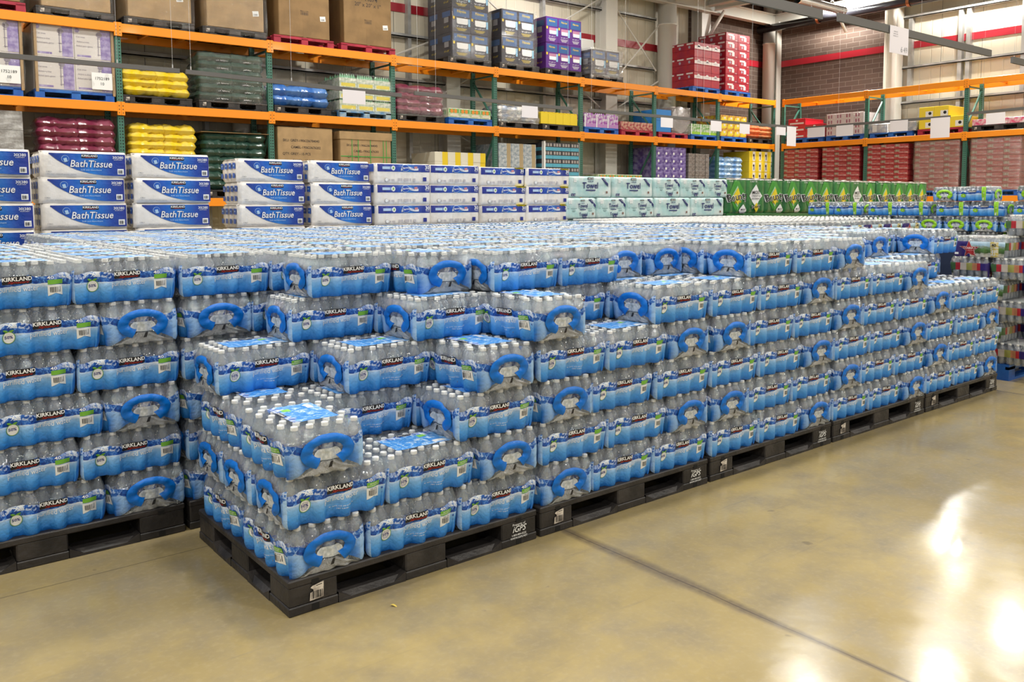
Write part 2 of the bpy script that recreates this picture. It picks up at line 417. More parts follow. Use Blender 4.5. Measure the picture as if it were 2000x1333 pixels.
def brick_mat():
    m = bpy.data.materials.new('dark_brick'); m.use_nodes = True
    nt = m.node_tree; b = nt.nodes['Principled BSDF']; N = NT(nt)
    tc = N.n('ShaderNodeTexCoord').outputs['Object']; sx = N.n('ShaderNodeSeparateXYZ'); N.L.new(tc, sx.inputs[0])
    cm = N.n('ShaderNodeCombineXYZ'); N.put(cm.inputs[0], N.m('ADD', sx.outputs[0], sx.outputs[1])); N.put(cm.inputs[1], sx.outputs[2])
    br = N.n('ShaderNodeTexBrick'); N.L.new(cm.outputs[0], br.inputs['Vector'])
    br.inputs['Color1'].default_value = (.085, .055, .042, 1); br.inputs['Color2'].default_value = (.12, .08, .06, 1); br.inputs['Mortar'].default_value = (.22, .18, .15, 1)
    br.inputs['Scale'].default_value = 1; br.inputs['Mortar Size'].default_value = .006; br.inputs['Brick Width'].default_value = .40; br.inputs['Row Height'].default_value = .135
    N.L.new(br.outputs['Color'], b.inputs['Base Color']); b.inputs['Roughness'].default_value = .8
    N.L.new(N.bump(br.outputs['Fac'], .4, -.01), b.inputs['Normal']); return m
BRICK = brick_mat()
def struct(name, mb, mats, **k):
    o = mb.build(name, mats); o['kind'] = 'structure'; return o
stripe = P('red_stripe_paint', (.42, .02, .035), .35, coat=.3)
galv = P('galvanised_steel', (.55, .55, .54), .4, metal=.3, var=.3, vscale=3)
wsteel = P('white_painted_steel', (.74, .71, .64), .45)
mb = MB(); mb.box(-14, 13.1, 0, 17.9, 13.3, 8.2); struct('wall_back', mb, [PANEL])
mb = MB(); mb.box(17.9, 13.05, 0, 21.9, 13.3, 8.2); struct('wall_corner', mb, [BRICK])
mb = MB(); mb.box(21.7, 9.15, 0, 21.95, 13.05, 8.2); struct('wall_right', mb, [BRICK])
mb = MB(); mb.box(21.75, -14, 0, 21.95, 9.15, 8.2); struct('wall_side', mb, [PANEL])
mb = MB(); mb.box(-14, -14, 8.2, 22, 13.4, 8.35)
roofm = P('roof_deck', (.50, .48, .46), .6); struct('ceiling', mb, [roofm])
mb = MB(); mb.box(-14, 13.07, 5.66, 17.9, 13.11, 5.84); mb.box(17.9, 13.03, 5.66, 21.7, 13.06, 5.84)
mb.box(21.67, 9.15, 5.66, 21.71, 13.05, 5.84); mb.box(21.71, -14, 5.66, 21.76, 9.15, 5.84); struct('trim_1', mb, [stripe])
mb = MB()
for z in (2.25, 3.2, 4.18, 5.12, 6.45):
    mb.box(-14, 12.93, z, 16.4, 13.1, z+.02); mb.box(-14, 12.93, z, 16.4, 12.95, z+.07)
    mb.box(21.58, -14, z, 21.75, 8.9, z+.02); mb.box(21.58, -14, z, 21.60, 8.9, z+.07)
for x in (4.2, 8.6, 12.4): mb.box(x, 12.96, 0, x+.08, 13.1, 8.2)
for y in (8.55, 7.05, 7.25, 5.75, 3.4, 1.2): mb.box(21.6, y, 4.2 if y in (8.55, 5.75) else 3, 21.75, y+.10, 6.5)
struct('trim_2', mb, [galv])
def column(x, y, w_, label, round_=False, d_=None):
    mb = MB()
    if round_: mb.lathe([(w_/2, 0), (w_/2, 6.3), (w_/2+.015, 6.3), (w_/2+.015, 6.34), (w_/2, 6.34), (w_/2, 8.1)], 24, (x, y, 0))
    else:
        d_ = d_ or w_; t = .03
        mb.box(x-w_/2, y-d_/2, 0, x+w_/2, y-d_/2+t, 8.0); mb.box(x-w_/2, y+d_/2-t, 0, x+w_/2, y+d_/2, 8.0); mb.box(x-w_*.2, y-d_/2+t+.001, 0, x+w_*.2, y+d_/2-t-.001, 8.0)
    o = mb.build('steel_column', wsteel); tag(o, label, 'column', None, 'structure'); return o
column(14.43, 12.85, .40, 'white steel column behind the back rack'); column(18.15, 12.85, .38, 'white steel column left of the brick corner')
column(16.62, 12.75, .50, 'round white pipe column', True); column(21.22, 12.75, .36, 'round column in the corner', True); column(21.55, 12.72, .22, 'corner post')
column(9.6, 12.9, .36, 'white column'); column(4.9, 12.85, .42, 'round column left', True); column(21.45, 8.97, .34, 'white column at the brick edge', False, .36)
# cross bracing, roof beams, open-web joists, pipes
mb = MB()
for a, b in (((14.6, 12.85, 6.7), (16.3, 12.85, 5.1)), ((14.6, 12.85, 4.6), (16.4, 12.85, 6.3)), ((14.2, 12.85, 6.7), (9.8, 12.85, 4.2)), ((9.8, 12.85, 6.7), (14.2, 12.85, 4.0)), ((5.1, 12.85, 3.4), (9.4, 12.85, 5.2)), ((9.8, 12.85, 3.1), (14.2, 12.85, 1.2)), ((14.6, 12.85, 3.9), (17.9, 12.85, 5.6))):
    mb.tube(a, b, .022, 6)
o = mb.build('cross_bracing', wsteel); tag(o, 'thin white diagonal brace rods crossing in front of the back wall', 'bracing', None, 'structure')
mb = MB()
def ibeam(p, q, h_=.3, w_=.2):
    p = Vector(p); q = Vector(q); mb.bar(p, q, w_, .025); mb.bar(p+Vector((0, 0, h_)), q+Vector((0, 0, h_)), w_, .025); mb.bar(p+Vector((0, 0, h_/2)), q+Vector((0, 0, h_/2)), .02, h_)
ibeam((-6, 12.6, 6.85), (21.5, 12.6, 6.85)); ibeam((21.25, 12.9, 6.85), (21.25, -6, 6.85)); ibeam((18.15, 12.6, 7.0), (18.15, 2, 7.0)); ibeam((14.4, 12.7, 7.2), (14.4, 0, 7.2))
ibeam((18.3, 12.5, 6.9), (21.2, 9.2, 7.6), .2, .14)
for y in (12.2, 11, 10, 9.0, 8): mb.box(20.9, y, 6.74, 21.0, y+.1, 6.86)
mb.tube((19.9, 9.9, 6.9), (20.3, 9.7, 6.1), .04, 8); mb.tube((18.6, 12.4, 6.9), (18.2, 12.6, 6.2), .05, 8)
struct('trim_3', mb, [wsteel])
mb = MB()
y = 12.0
while y > 1:
    mb.bar((11, y, 8.12), (21.7, y, 8.12), .09, .06); mb.bar((11, y, 7.55), (21.7, y, 7.55), .07, .05)
    x = 11.2; s_ = 1
    while x < 21.4:
        mb.tube((x, y, 7.56 if s_ > 0 else 8.1), (x+.42, y, 8.1 if s_ > 0 else 7.56), .016, 5); x += .42; s_ = -s_
    y -= 1.25
o = mb.build('roof_joists', P('grey_joist_paint', (.42, .41, .39), .5)); tag(o, 'open web roof joists under the dark deck', 'joists', None, 'structure')
mb = MB(); mb.tube((20.9, 12.9, 6.72), (20.9, 2, 6.72), .11, 14)
o = mb.build('roof_pipe', P('black_glossy_pipe', (.02, .02, .025), .18, spec=.8)); tag(o, 'glossy black pipe running high along the brick wall', 'pipe')
for k, y in enumerate((10.9, 8.3, 5.7)):
    m2 = MB(); m2.lathe([(.125, -.04), (.125, .04)], 14); me = m2.mesh('pipe_clamp', [P('copper_clamp', (.45, .18, .08), .35, metal=.7)]); c_ = link('pipe_clamp', me, o); c_.location = (20.9, y, 6.72); c_.rotation_euler = (PI/2, 0, 0)
mb = MB(); prof = []
for k in range(40): prof += [(.10+.008*(k % 2), 5.2-3.0+k*.055)]
mb.lathe(prof, 14); me = mb.mesh('flexible_duct', [P('silver_duct', (.7, .7, .7), .25, metal=.9)])
o = link('flexible_duct', me, None, (15.9, 9.75, 6.66), 0, 'short silver flexible duct joining the black pipe under the roof', 'duct'); o.rotation_euler = (0, PI/2, 0)

# ------------------------------------------------------------------ pallet racking
orange = P('orange_rack_paint', (.93, .29, .003), .45, coat=.1); greenp = P('green_rack_paint', (.05, .17, .125), .45); slot_m = P('dark_slot', (.006, .01, .01), .7)
RH = 4.456; Z1 = 3.21; Z2 = 4.456; Z0 = 1.69; YR = 11.73; XR = 20.13; RD = .86
def upright_parts(root, hgt):
    def post(y):
        mb = MB(); mb.box(-.045, y-.035 if y > .1 else y, 0, .045, (y if y > .1 else y+.07)+(.035 if y > .1 else 0), hgt, 0)
        z = 1.7
        while z < hgt-.05:
            for sx in (-.021, .021): mb.box(sx-.008+.003*(1 if sx < 0 else -1), y-.0015 if y < .1 else y-.037, z, sx+.008, y+.003 if y < .1 else y-.034, z+.022, 1)
            z += .05
        return mb
    for y in (0.0, RD-.035): post(y).build('post', [greenp, slot_m], root)
    def br(p, q):
        m_ = MB(); m_.bar(p, q, .04, .03); m_.build('brace', greenp, root)
    z = .3
    k = 0
    for z0, z1 in ((.3, 1.5), (1.75, 3.0), (3.35, 4.25)):
        br((0, .06, z1 if k % 2 else z0), (0, RD-.04, z0 if k % 2 else z1)); br((0, .06, z0-.02), (0, RD-.04, z0-.02)); k += 1
    br((0, .06, 4.3), (0, RD-.04, 4.3))
ORD = ['first', 'second', 'third', 'fourth', 'fifth', 'sixth', 'seventh', 'eighth', 'ninth']
XP = [2.439+2.52*k for k in range(-1, 8)]
for k, x in enumerate(XP[1:]):
    r_ = link('rack_upright', None, None, (x, YR, 0), 0, 'green slotted rack upright, %s from the left along the back wall' % ORD[k], 'rack upright', 'green rack uprights'); upright_parts(r_, 4.44)
YP = [11.48-2.52*k for k in range(4)]
for k, y in enumerate(YP):
    r_ = link('rack_upright', None, None, (XR, y, 0), -PI/2, 'green slotted rack upright, %s from the corner on the right-hand rack' % ORD[k], 'rack upright', 'green rack uprights'); upright_parts(r_, 4.44)
def beam(L_, loc, rz, z, label, plate=True):
    """a front beam with end plates and the stubby supports behind it; local x along the beam"""
    r_ = link('rack_beam', None, None, loc, rz, label, 'rack beam', 'orange rack beams')
    mb = MB(); mb.box(.045, -.045, z-.14, L_-.045, -.005, z, 0, .006); mb.box(.045, -.03, z-.12, L_-.045, -.005, z-.02, 0); mb.build('beam', orange, r_)
    for x in (.001, L_-.057):
        m2 = MB(); m2.box(x+.0, -.05, z-.20, x+.056, -.002, z+.015, 0, .004)
        for s_ in (0, 1, 2): m2.box(x+.02, -.052, z-.17+s_*.055, x+.033, -.0495, z-.155+s_*.055, 1)
        m2.build('end_plate', [orange, slot_m], r_)
    return r_
def rear_beam(L_, loc, rz, z, label):
    r_ = link('rack_beam', None, None, loc, rz, label, 'rack beam', 'orange rack beams')
    mb = MB(); mb.box(.045, RD-.03, z-.14, L_-.045, RD+.01, z, 0); mb.build('beam', orange, r_)
    mb = MB()
    for t in (.22, .46, .54, .78): mb.box(L_*t-.02, .0, z-.075, L_*t+.02, RD-.03, z-.035, 0)
    mb.build('cross_support', orange, r_)
LV = [(Z0, 'low'), (Z1, 'middle'), (Z2, 'top')]
for z, nm in LV:
    for k in range(8):
        beam(2.52, (XP[k], YR, 0), 0, z, '%s-level orange front beam, %s bay from the left, back rack' % (nm, ORD[k]))
        rear_beam(2.52, (XP[k], YR, 0), 0, z, '%s-level orange rear beam, %s bay from the left, back rack' % (nm, ORD[k]))
    for k in range(3):
        beam(2.52, (XR, YP[k], 0), -PI/2, z, '%s-level orange front beam, %s bay from the corner, right-hand rack' % (nm, ORD[k]))
        rear_beam(2.52, (XR, YP[k], 0), -PI/2, z, '%s-level orange rear beam, %s bay from the corner, right-hand rack' % (nm, ORD[k]))
mb = MB(); put2d(mb, rect2d(.30, .12), plane_fn((0, 0, 0), (1, 0, 0), (0, 0, 1))); put2d(mb, text2d('11.99', .05, .005), plane_fn((.0, -.002, 0), (1, 0, 0), (0, 0, 1)), (.03, .03), 0, 1)
o = mb.build('price_tag', [WHITE, GREY]); o.location = (XR-.056, 5.75, 1.555); o.rotation_euler = (0, 0, -PI/2); tag(o, 'white price tag on the low orange beam of the right-hand rack', 'price tag')

# ------------------------------------------------------------------ hanging sign rails and cards
railm = P('dark_rail', (.11, .105, .10), .5); wirem = P('wire', (.5, .5, .5), .4, metal=.8); cardm = P('white_card', (.80, .76, .80), .6)
def rail(p, q, label, wires, h_=.055):
    r_ = link('sign_rail', None, None, None, 0, label, 'sign rail', 'hanging sign rails')
    mb = MB(); mb.bar(p, q, .04, h_, 0); mb.build('rail', railm, r_)
    p = Vector(p); q = Vector(q)
    for t in wires:
        m2 = MB(); a = p.lerp(q, t); m2.tube(a, (a.x, a.y, 8.2), .0018, 5); m2.tube(a, a+Vector((0, 0, .07)), .008, 6); m2.build('hanging_wire', wirem, r_)
    return r_
rail((-1.8, 8, 3.235), (2.2, 8, 3.235), 'dark sign rail hanging before the boxes at the far left', (.82, .98))
rail((2.28, 8, 3.235), (5.39, 8, 3.17), 'dark sign rail crossing the green bags of the back rack', (.02, .45))
rail((5.62, 8, 3.22), (8.80, 8, 3.185), 'dark sign rail crossing the maroon bags of the back rack', (.02, .12, .97))
rail((9.20, 8, 3.19), (12.2, 8, 3.19), 'dark sign rail hanging before the purple packs', (.02, .3, .97))
rail((12.25, 8, 3.19), (15.45, 8, 3.205), 'dark sign rail hanging before the orange bags near the corner', (.02, .5))
rail((18.89, 9.95, 3.50), (18.93, 6.25, 3.50), 'dark sign rail hanging before the right-hand rack at the corner', (.25, .8), .06)
rail((18.8, 5.82, 3.52), (18.3, 2.4, 3.52), 'dark sign rail running out of frame at the right edge', (.1, .6), .06)
rail((5.2, 3, 3.86), (8.35, 3, 3.86), 'wide grey sign rail high in front of the roof joists', (.93,), .115)
rail((8.72, 3, 3.88), (13.1, 3, 3.88), 'long grey sign rail carrying the 6.49 price card', (.03, .86), .10)
rail((13.9, 3, 3.86), (16.0, 3, 3.86), 'short grey sign rail at the right edge above the rack', (.04,), .10)
def card(c, w_, h_, rz, label, txt=None):
    mb = MB(); mb.box(-w_/2, -.003, -h_, w_/2, .0, 0)
    if txt:
        for t, sz, at, bo in txt: put2d(mb, text2d(t, sz, bo), plane_fn((0, -.0045, 0), (1, 0, 0), (0, 0, 1)), at, 0, 1)
    o = mb.build('sign_card', [cardm, GREY]); o.location = c; o.rotation_euler = (0, 0, rz); tag(o, label, 'sign card', 'white cards on the hanging rails'); return o
card((4.6, 7.97, 3.18), .36, .19, 0, 'blank white card in front of the clear wrapped bottle cases'); card((7.83, 7.97, 3.17), .34, .19, 0, 'blank white card beside the yellow cases')
card((11.2, 7.97, 3.17), .34, .18, 0, 'blank white card in front of the blue boxes'); card((12.67, 7.97, 3.19), .34, .20, 0, 'blank white card between green and yellow goods')
card((13.6, 7.97, 3.18), .34, .2, 0, 'blank white card in front of the yellow packs'); card((14.88, 7.97, 3.18), .34, .17, 0, 'small blank white card at the rack corner'); card((15.27, 7.97, 3.21), .34, .42, 0, 'tall double white card at the rack corner')
card((18.86, 8.82, 3.49), .46, .27, -PI/2, 'blank white card before the pink and white cartons'); card((18.86, 7.42, 3.50), .44, .26, -PI/2, 'blank white card before the blue clear packs')
card((18.86, 9.62, 3.49), .5, .25, -PI/2, 'blank white card before the red cartons')
card((18.88, 6.45, 3.49), .44, .46, -PI/2, 'tall double white card before the yellow cartons'); card((18.68, 5.17, 3.48), .42, .24, -PI/2-.14, 'blank white card before the pink packs')
card((10.19, 2.97, 3.93), .50, .36, 0, 'white price card reading 6.49 on the long grey rail', [('6', .11, (.07, -.33), .0), ('49', .11, (.175, -.33), .0), ('SPARKLING', .022, (-.10, -.08), 0), ('LEMON LIME', .022, (-.10, -.11), 0), ('WATER 24 CT', .022, (-.10, -.14), 0)])
# ------------------------------------------------------------------ floor
def build_floor():
    m = bpy.data.materials.new('polished_concrete'); m.use_nodes = True
    nt = m.node_tree; b = nt.nodes['Principled BSDF']; N = NT(nt)
    tc = N.n('ShaderNodeTexCoord').outputs['Object']
    sx = N.n('ShaderNodeSeparateXYZ'); N.L.new(tc, sx.inputs[0]); x, y = sx.outputs[0], sx.outputs[1]
    n1 = N.noise(tc, .55, 6, .6); n2 = N.noise(tc, 3.5, 6, .65); n3 = N.noise(tc, 40, 3)
    col = N.ramp(n1, [(.33, (.235, .185, .095)), (.47, (.34, .265, .122)), (.66, (.43, .335, .15))])
    col = N.mix(N.ramp(n2, [(.42, (.0, .0, .0)), (.70, (.75, .75, .75))]), col, (.25, .21, .145))
    sp = N.noise(tc, 9, 2, .4); col = N.mix(N.ramp(sp, [(.74, (0, 0, 0)), (.78, (.5, .5, .5))]), col, (.14, .11, .08))
    col = N.mix(N.ramp(n3, [(.5, (0, 0, 0)), (.8, (.22, .22, .22))]), col, (.5, .42, .27))
    wob = N.m('MULTIPLY', N.m('SUBTRACT', N.noise(tc, 3, 3), .5), .06)
    # saw-cut joints with a grimy band along them
    dx = N.m('ABSOLUTE', N.m('SUBTRACT', N.m('ADD', x, N.m('MULTIPLY', wob, .35)), 1.412))
    wide = N.m('MULTIPLY', N.gauss(y, -.55, .75, .045), 1.0)
    band = N.m('SUBTRACT', 1.0, N.m('DIVIDE', dx, N.m('ADD', .012, wide)))
    band = N.m('MAXIMUM', N.m('MINIMUM', N.m('MULTIPLY', band, 1.6), 1.0), 0.0)
    band = N.m('MULTIPLY', band, N.m('ADD', .35, N.m('MULTIPLY', N.noise(tc, 30, 3), .6)))
    col = N.mix(band, col, (.13, .10, .075))
    crack = N.m('LESS_THAN', dx, .0035)
    dy = N.m('ABSOLUTE', N.m('SUBTRACT', y, .90))
    crack2 = N.m('LESS_THAN', dy, .003)
    dx2 = N.m('ABSOLUTE', N.m('SUBTRACT', x, 6.25)); crack3 = N.m('LESS_THAN', dx2, .006)
    cr_ = N.m('MAXIMUM', crack, N.m('MAXIMUM', crack2, crack3))
    col = N.mix(N.m('MULTIPLY', cr_, .65), col, (.08, .065, .05))
    # scuffs
    mp = N.n('ShaderNodeMapping'); mp.inputs['Rotation'].default_value = (0, 0, .5); mp.inputs['Scale'].default_value = (.6, 9, 1); N.L.new(tc, mp.inputs[0])
    sc = N.ramp(N.noise(mp.outputs[0], 2.2, 5, .7), [(.60, (0, 0, 0)), (.74, (.45, .45, .45))])
    col = N.mix(sc, col, (.22, .19, .14))
    N.put(b.inputs['Base Color'], col)
    N.put(b.inputs['Roughness'], N.ramp(n2, [(.3, (.13, .13, .13)), (.7, (.24, .24, .24))]))
    b.inputs['Specular IOR Level'].default_value = .45
    b.inputs['Coat Weight'].default_value = .12; b.inputs['Coat Roughness'].default_value = .06
    N.L.new(N.bump(N.noise(tc, 5, 4), .06, .02), b.inputs['Normal'])
    mb = MB(); mb.box(-14, -14, -.1, 24, 14.2, 0)
    o = mb.build('floor', m); o['kind'] = 'structure'
build_floor()

# ------------------------------------------------------------------ black plastic pallet
PL, PW, PH = 1.24, 1.02, .142
blackp = P('black_plastic', (.022, .020, .020), .45, spec=.4, bump=.25, bscale=35, var=.5, vscale=6, vcol=(.045, .04, .038))
darkhole = P('dark_recess', (.004, .004, .004), .8)
paper = P('paper_label', (.72, .66, .58), .7, var=.5, vscale=30, vcol=(.35, .30, .26))
def pallet_mesh(L=PL, W=PW, H=PH, mat=None):
    mb = MB()
    dk = H-.03
    mb.box(0, 0, dk, L, W, H, 0, .005)
    bx = (0, L/2-.1, L-.21); by = (0, W/2-.09, W-.19)
    for i, x in enumerate(bx):
        for j, y in enumerate(by):
            if i == 1 and j == 1: mb.box(x, y, 0, x+.2, y+.18, dk, 0); continue
            mb.box(x+.003, y+.003, .034, x+.207, y+.187, dk+.004, 0, .006)
            mb.box(x, y, 0, x+.21, y+.19, .036, 0, .004)
    # bottom rails with chamfered lead-in
    def rail(p0, p1, nrm):
        p0, p1, n = Vector(p0), Vector(p1), Vector(nrm); d = (p1-p0).normalized()
        for t0, t1 in ((0, 1),):
            o = len(mb.v)
            for e, s_ in ((p0, 1), (p1, -1)):
                mb.v += [tuple(e), tuple(e+n*.12), tuple(e+n*.11+Vector((0, 0, .03))), tuple(e+n*.022+Vector((0, 0, .03))), tuple(e+Vector((0, 0, .012)))]
            for k in range(5): mb.face((o+k, o+(k+1) % 5, o+5+(k+1) % 5, o+5+k))
        for e, s_ in ((p0, 1), (p1, -1)):   # ramps
            o = len(mb.v)
            a = e; b_ = e+d*s_*.055
            mb.v += [tuple(a+Vector((0, 0, .012))), tuple(a+Vector((0, 0, .042))), tuple(b_+Vector((0, 0, .014))), tuple(a+n*.1+Vector((0, 0, .012))), tuple(a+n*.1+Vector((0, 0, .042))), tuple(b_+n*.1+Vector((0, 0, .014)))]
            mb.face((o, o+1, o+2)); mb.face((o+3, o+5, o+4)); mb.face((o+1, o+4, o+5, o+2))
    for x0, x1 in ((.21, L/2-.1), (L/2+.11, L-.21)):
        rail((x0, 0, 0), (x1, 0, 0), (0, 1, 0)); rail((x1, W, 0), (x0, W, 0), (0, -1, 0)); rail((x0, W/2-.06, 0), (x1, W/2-.06, 0), (0, 1, 0))
    for y0, y1 in ((.19, W/2-.09), (W/2+.1, W-.19)):
        rail((0, y1, 0), (0, y0, 0), (1, 0, 0)); rail((L, y0, 0), (L, y1, 0), (-1, 0, 0)); rail((L/2-.06, y0, 0), (L/2-.06, y1, 0), (1, 0, 0))
    # small square drain notches on the block faces
    for x in (.095, L-.125):
        for z0, z1 in ((H-.032, H-.014), (.006, .030)):
            mb.box(x, -.0015, z0, x+.03, .01, z1, 1)
    # ribs under the deck seen through the fork openings
    for k in range(9): mb.box(.22+k*(L-.44)/8, .2, dk-.02, .235+k*(L-.44)/8, W-.2, dk, 0)
    return mb
PAL_ME = pallet_mesh().mesh('pallet', [blackp, darkhole])
def sticker_mesh(ragged=True):
    mb = MB(); fn = plane_fn((0, -.0025, 0), (1, 0, 0), (0, 0, 1))
    pts = [(0, 0), (.058, .004), (.060, .066), (.012, .058), (.004, .052), (.016, .043), (.016, .036), (.003, .032)] if ragged else [(0, 0), (.07, 0), (.07, .07), (0, .07)]
    put2d(mb, poly2d(pts), fn, (0, 0), 0, 0)
    fn2 = plane_fn((0, -.0032, 0), (1, 0, 0), (0, 0, 1))
    put2d(mb, bars2d(.046, .030, 16, 3), fn2, (.031, .006), 0, 1)
    put2d(mb, rect2d(.025, .003), fn2, (.04, .055), 0.1, 1)
    return mb
STICK_ME = sticker_mesh().mesh('barcode_sticker', [paper, BLACK])
def igps_mesh():
    mb = MB(); fn = plane_fn((0, -.002, 0), (1, 0, 0), (0, 0, 1))
    put2d(mb, text2d('Property of', .016, .004, 0), fn, (.09, .094), 0)
    put2d(mb, text2d('iGPS', .040, .012, .35), fn, (.09, .064), 0)
    put2d(mb, text2d('1-800-884-0225', .0135, .01), fn, (.09, .046), 0)
    put2d(mb, text2d('WWW.IGPS.NET', .0135, .01), fn, (.09, .032), 0)
    return mb
IGPS_ME = igps_mesh().mesh('printed_lettering', [WHITE])
def add_pallet(x, y, label, first=[], tags=True, group='black plastic pallets under the water'):
    o = link('plastic_pallet', PAL_ME, None, (x, y, 0), 0, label, 'pallet', group)
    if tags:
        s_ = link('barcode_sticker', STICK_ME, o, (.085, 0, .045)); 
        link('printed_lettering', IGPS_ME, o, (PL-.2, 0, -.0))
    return o

# ------------------------------------------------------------------ water pack
HX, HY, HZ = .2245, .1715, .2
BR = .0305
BOT = []
for i in range(8):
    for j in range(5):
        BOT.append((-.194+i*.0554, -.141+j*.0625+(.031 if i % 2 else 0), i, j))
clear_plastic = bottle_mat('clear_water_bottle')
bot_label = P('bottle_label', (.02, .10, .5), .4, var=.9, vscale=60, vcol=(.75, .82, .9))
cap_white = P('white_bottle_cap', (.86, .86, .84), .45, spec=.4)
PROF = [(.016, 0), (.0235, .003), (.0275, .010), (.0288, .020), (.0300, .028), (.0290, .036), (.0300, .046), (.0290, .056), (.0300, .068), (.0292, .078), (.0303, .094), (.0305, .098), (.0305, .130), (.0302, .134), (.0280, .150), (.0225, .165), (.0160, .176), (.0118, .183), (.0118, .187)]
MIS = [0]*11+[1]+[0]*6
PROF_LO = [(.020, .0), (.0275, .010), (.0292, .04), (.0302, .098), (.0302, .131), (.0280, .150), (.0215, .167), (.0118, .183)]
MIS_LO = [0, 0, 0, 1, 0, 0, 0]
def bottle_mb(n=14, lo=False, c=(0, 0, 0)):
    mb = MB(); mb.lathe(PROF_LO if lo else PROF, n, c, mis=MIS_LO if lo else MIS)
    return mb
def cap_mb(n=14, c=(0, 0, 0)):
    mb = MB(); mb.lathe([(.0138, .1835), (.0142, .1845), (.0142, .1965), (.0130, .1982)], n, c, sm=n > 8); mb.cap(.0130, .1982, n, c)
    return mb
def wdep(x0, y0, nx, ny):
    best = 1
    for bx, by, _, _ in BOT:
        rx, ry = bx-x0, by-y0
        t = rx*nx+ry*ny; q = rx*rx+ry*ry-t*t
        if q < BR*BR:
            d = t-math.sqrt(BR*BR-q)
            if d > -.001: best = min(best, d)
    return best
def shape_fac(z):      # how far the film sinks between the bottles at height z
    t = z/.2
    if t < .18: return .98
    if t < .60: return .98-.68*(t-.18)/.42
    return .30
def lean(z):           # film leans in over the shoulders
    t = z/.2
    if t < .12: return .007*(1-t/.12)**1.6
    if t < .70: return 0.0
    return .017*((t-.70)/.30)**1.25
DT = {}
def dtab(face):
    if face not in DT:
        half = (HX if face in (0, 2) else HY)-.028; n = 40 if face in (0, 2) else 26; raw = []
        for i in range(n+1):
            u = -half+2*half*i/n
            if face in (0, 2): s_ = 1 if face == 0 else -1; raw.append(min(wdep(u*s_, -HY*s_, 0, s_), .030))
            else: s_ = 1 if face == 3 else -1; raw.append(min(wdep(-HX*s_, -u*s_, s_, 0), .018))
        sm = raw
        r = random.Random(face); DT[face] = (half, n, sm, [r.uniform(0, 6) for _ in range(4)])
    return DT[face]
def fdep(face, u, z):
    half, n, sm, ph = dtab(face)
    t = (min(max(u, -half), half)+half)/(2*half)*n; i = min(int(t), n-1); f = t-i
    return sm[i]*(1-f)+sm[i+1]*f
def fwv(face, u, z):
    half, n, sm, ph = dtab(face)
    return .0010*math.sin(u*75+ph[0]+z*55)+.0008*math.sin(u*41+ph[1]-z*80)
def side_pt(face, u, z, off=0.0):
    """point on the film; u metres right of the face centre as seen from outside, z height"""
    off += fwv(face, u, z)+.0020
    if face in (0, 2):   # long: front(-y), back(+y)
        s_ = 1 if face == 0 else -1
        x = u*s_; y = -HY*s_
        d = fdep(face, u, z)*shape_fac(z)+lean(z)
        return (x*(1-lean(z)*2.5), -(HY-d+off)*s_, z)
    s_ = 1 if face == 3 else -1     # 3 = left end (-x), 1 = right end (+x)
    y = -u*s_; x = -HX*s_
    d = fdep(face, u, z)*shape_fac(z)*.6+lean(z)*1.15
    return (-(HX-d+off)*s_, y*(1-lean(z)*2.5), z)
ZR = [0, .0035, .010, .025, .045, .065, .085, .105, .122, .138, .150, .162, .174, .185, .194, .199]
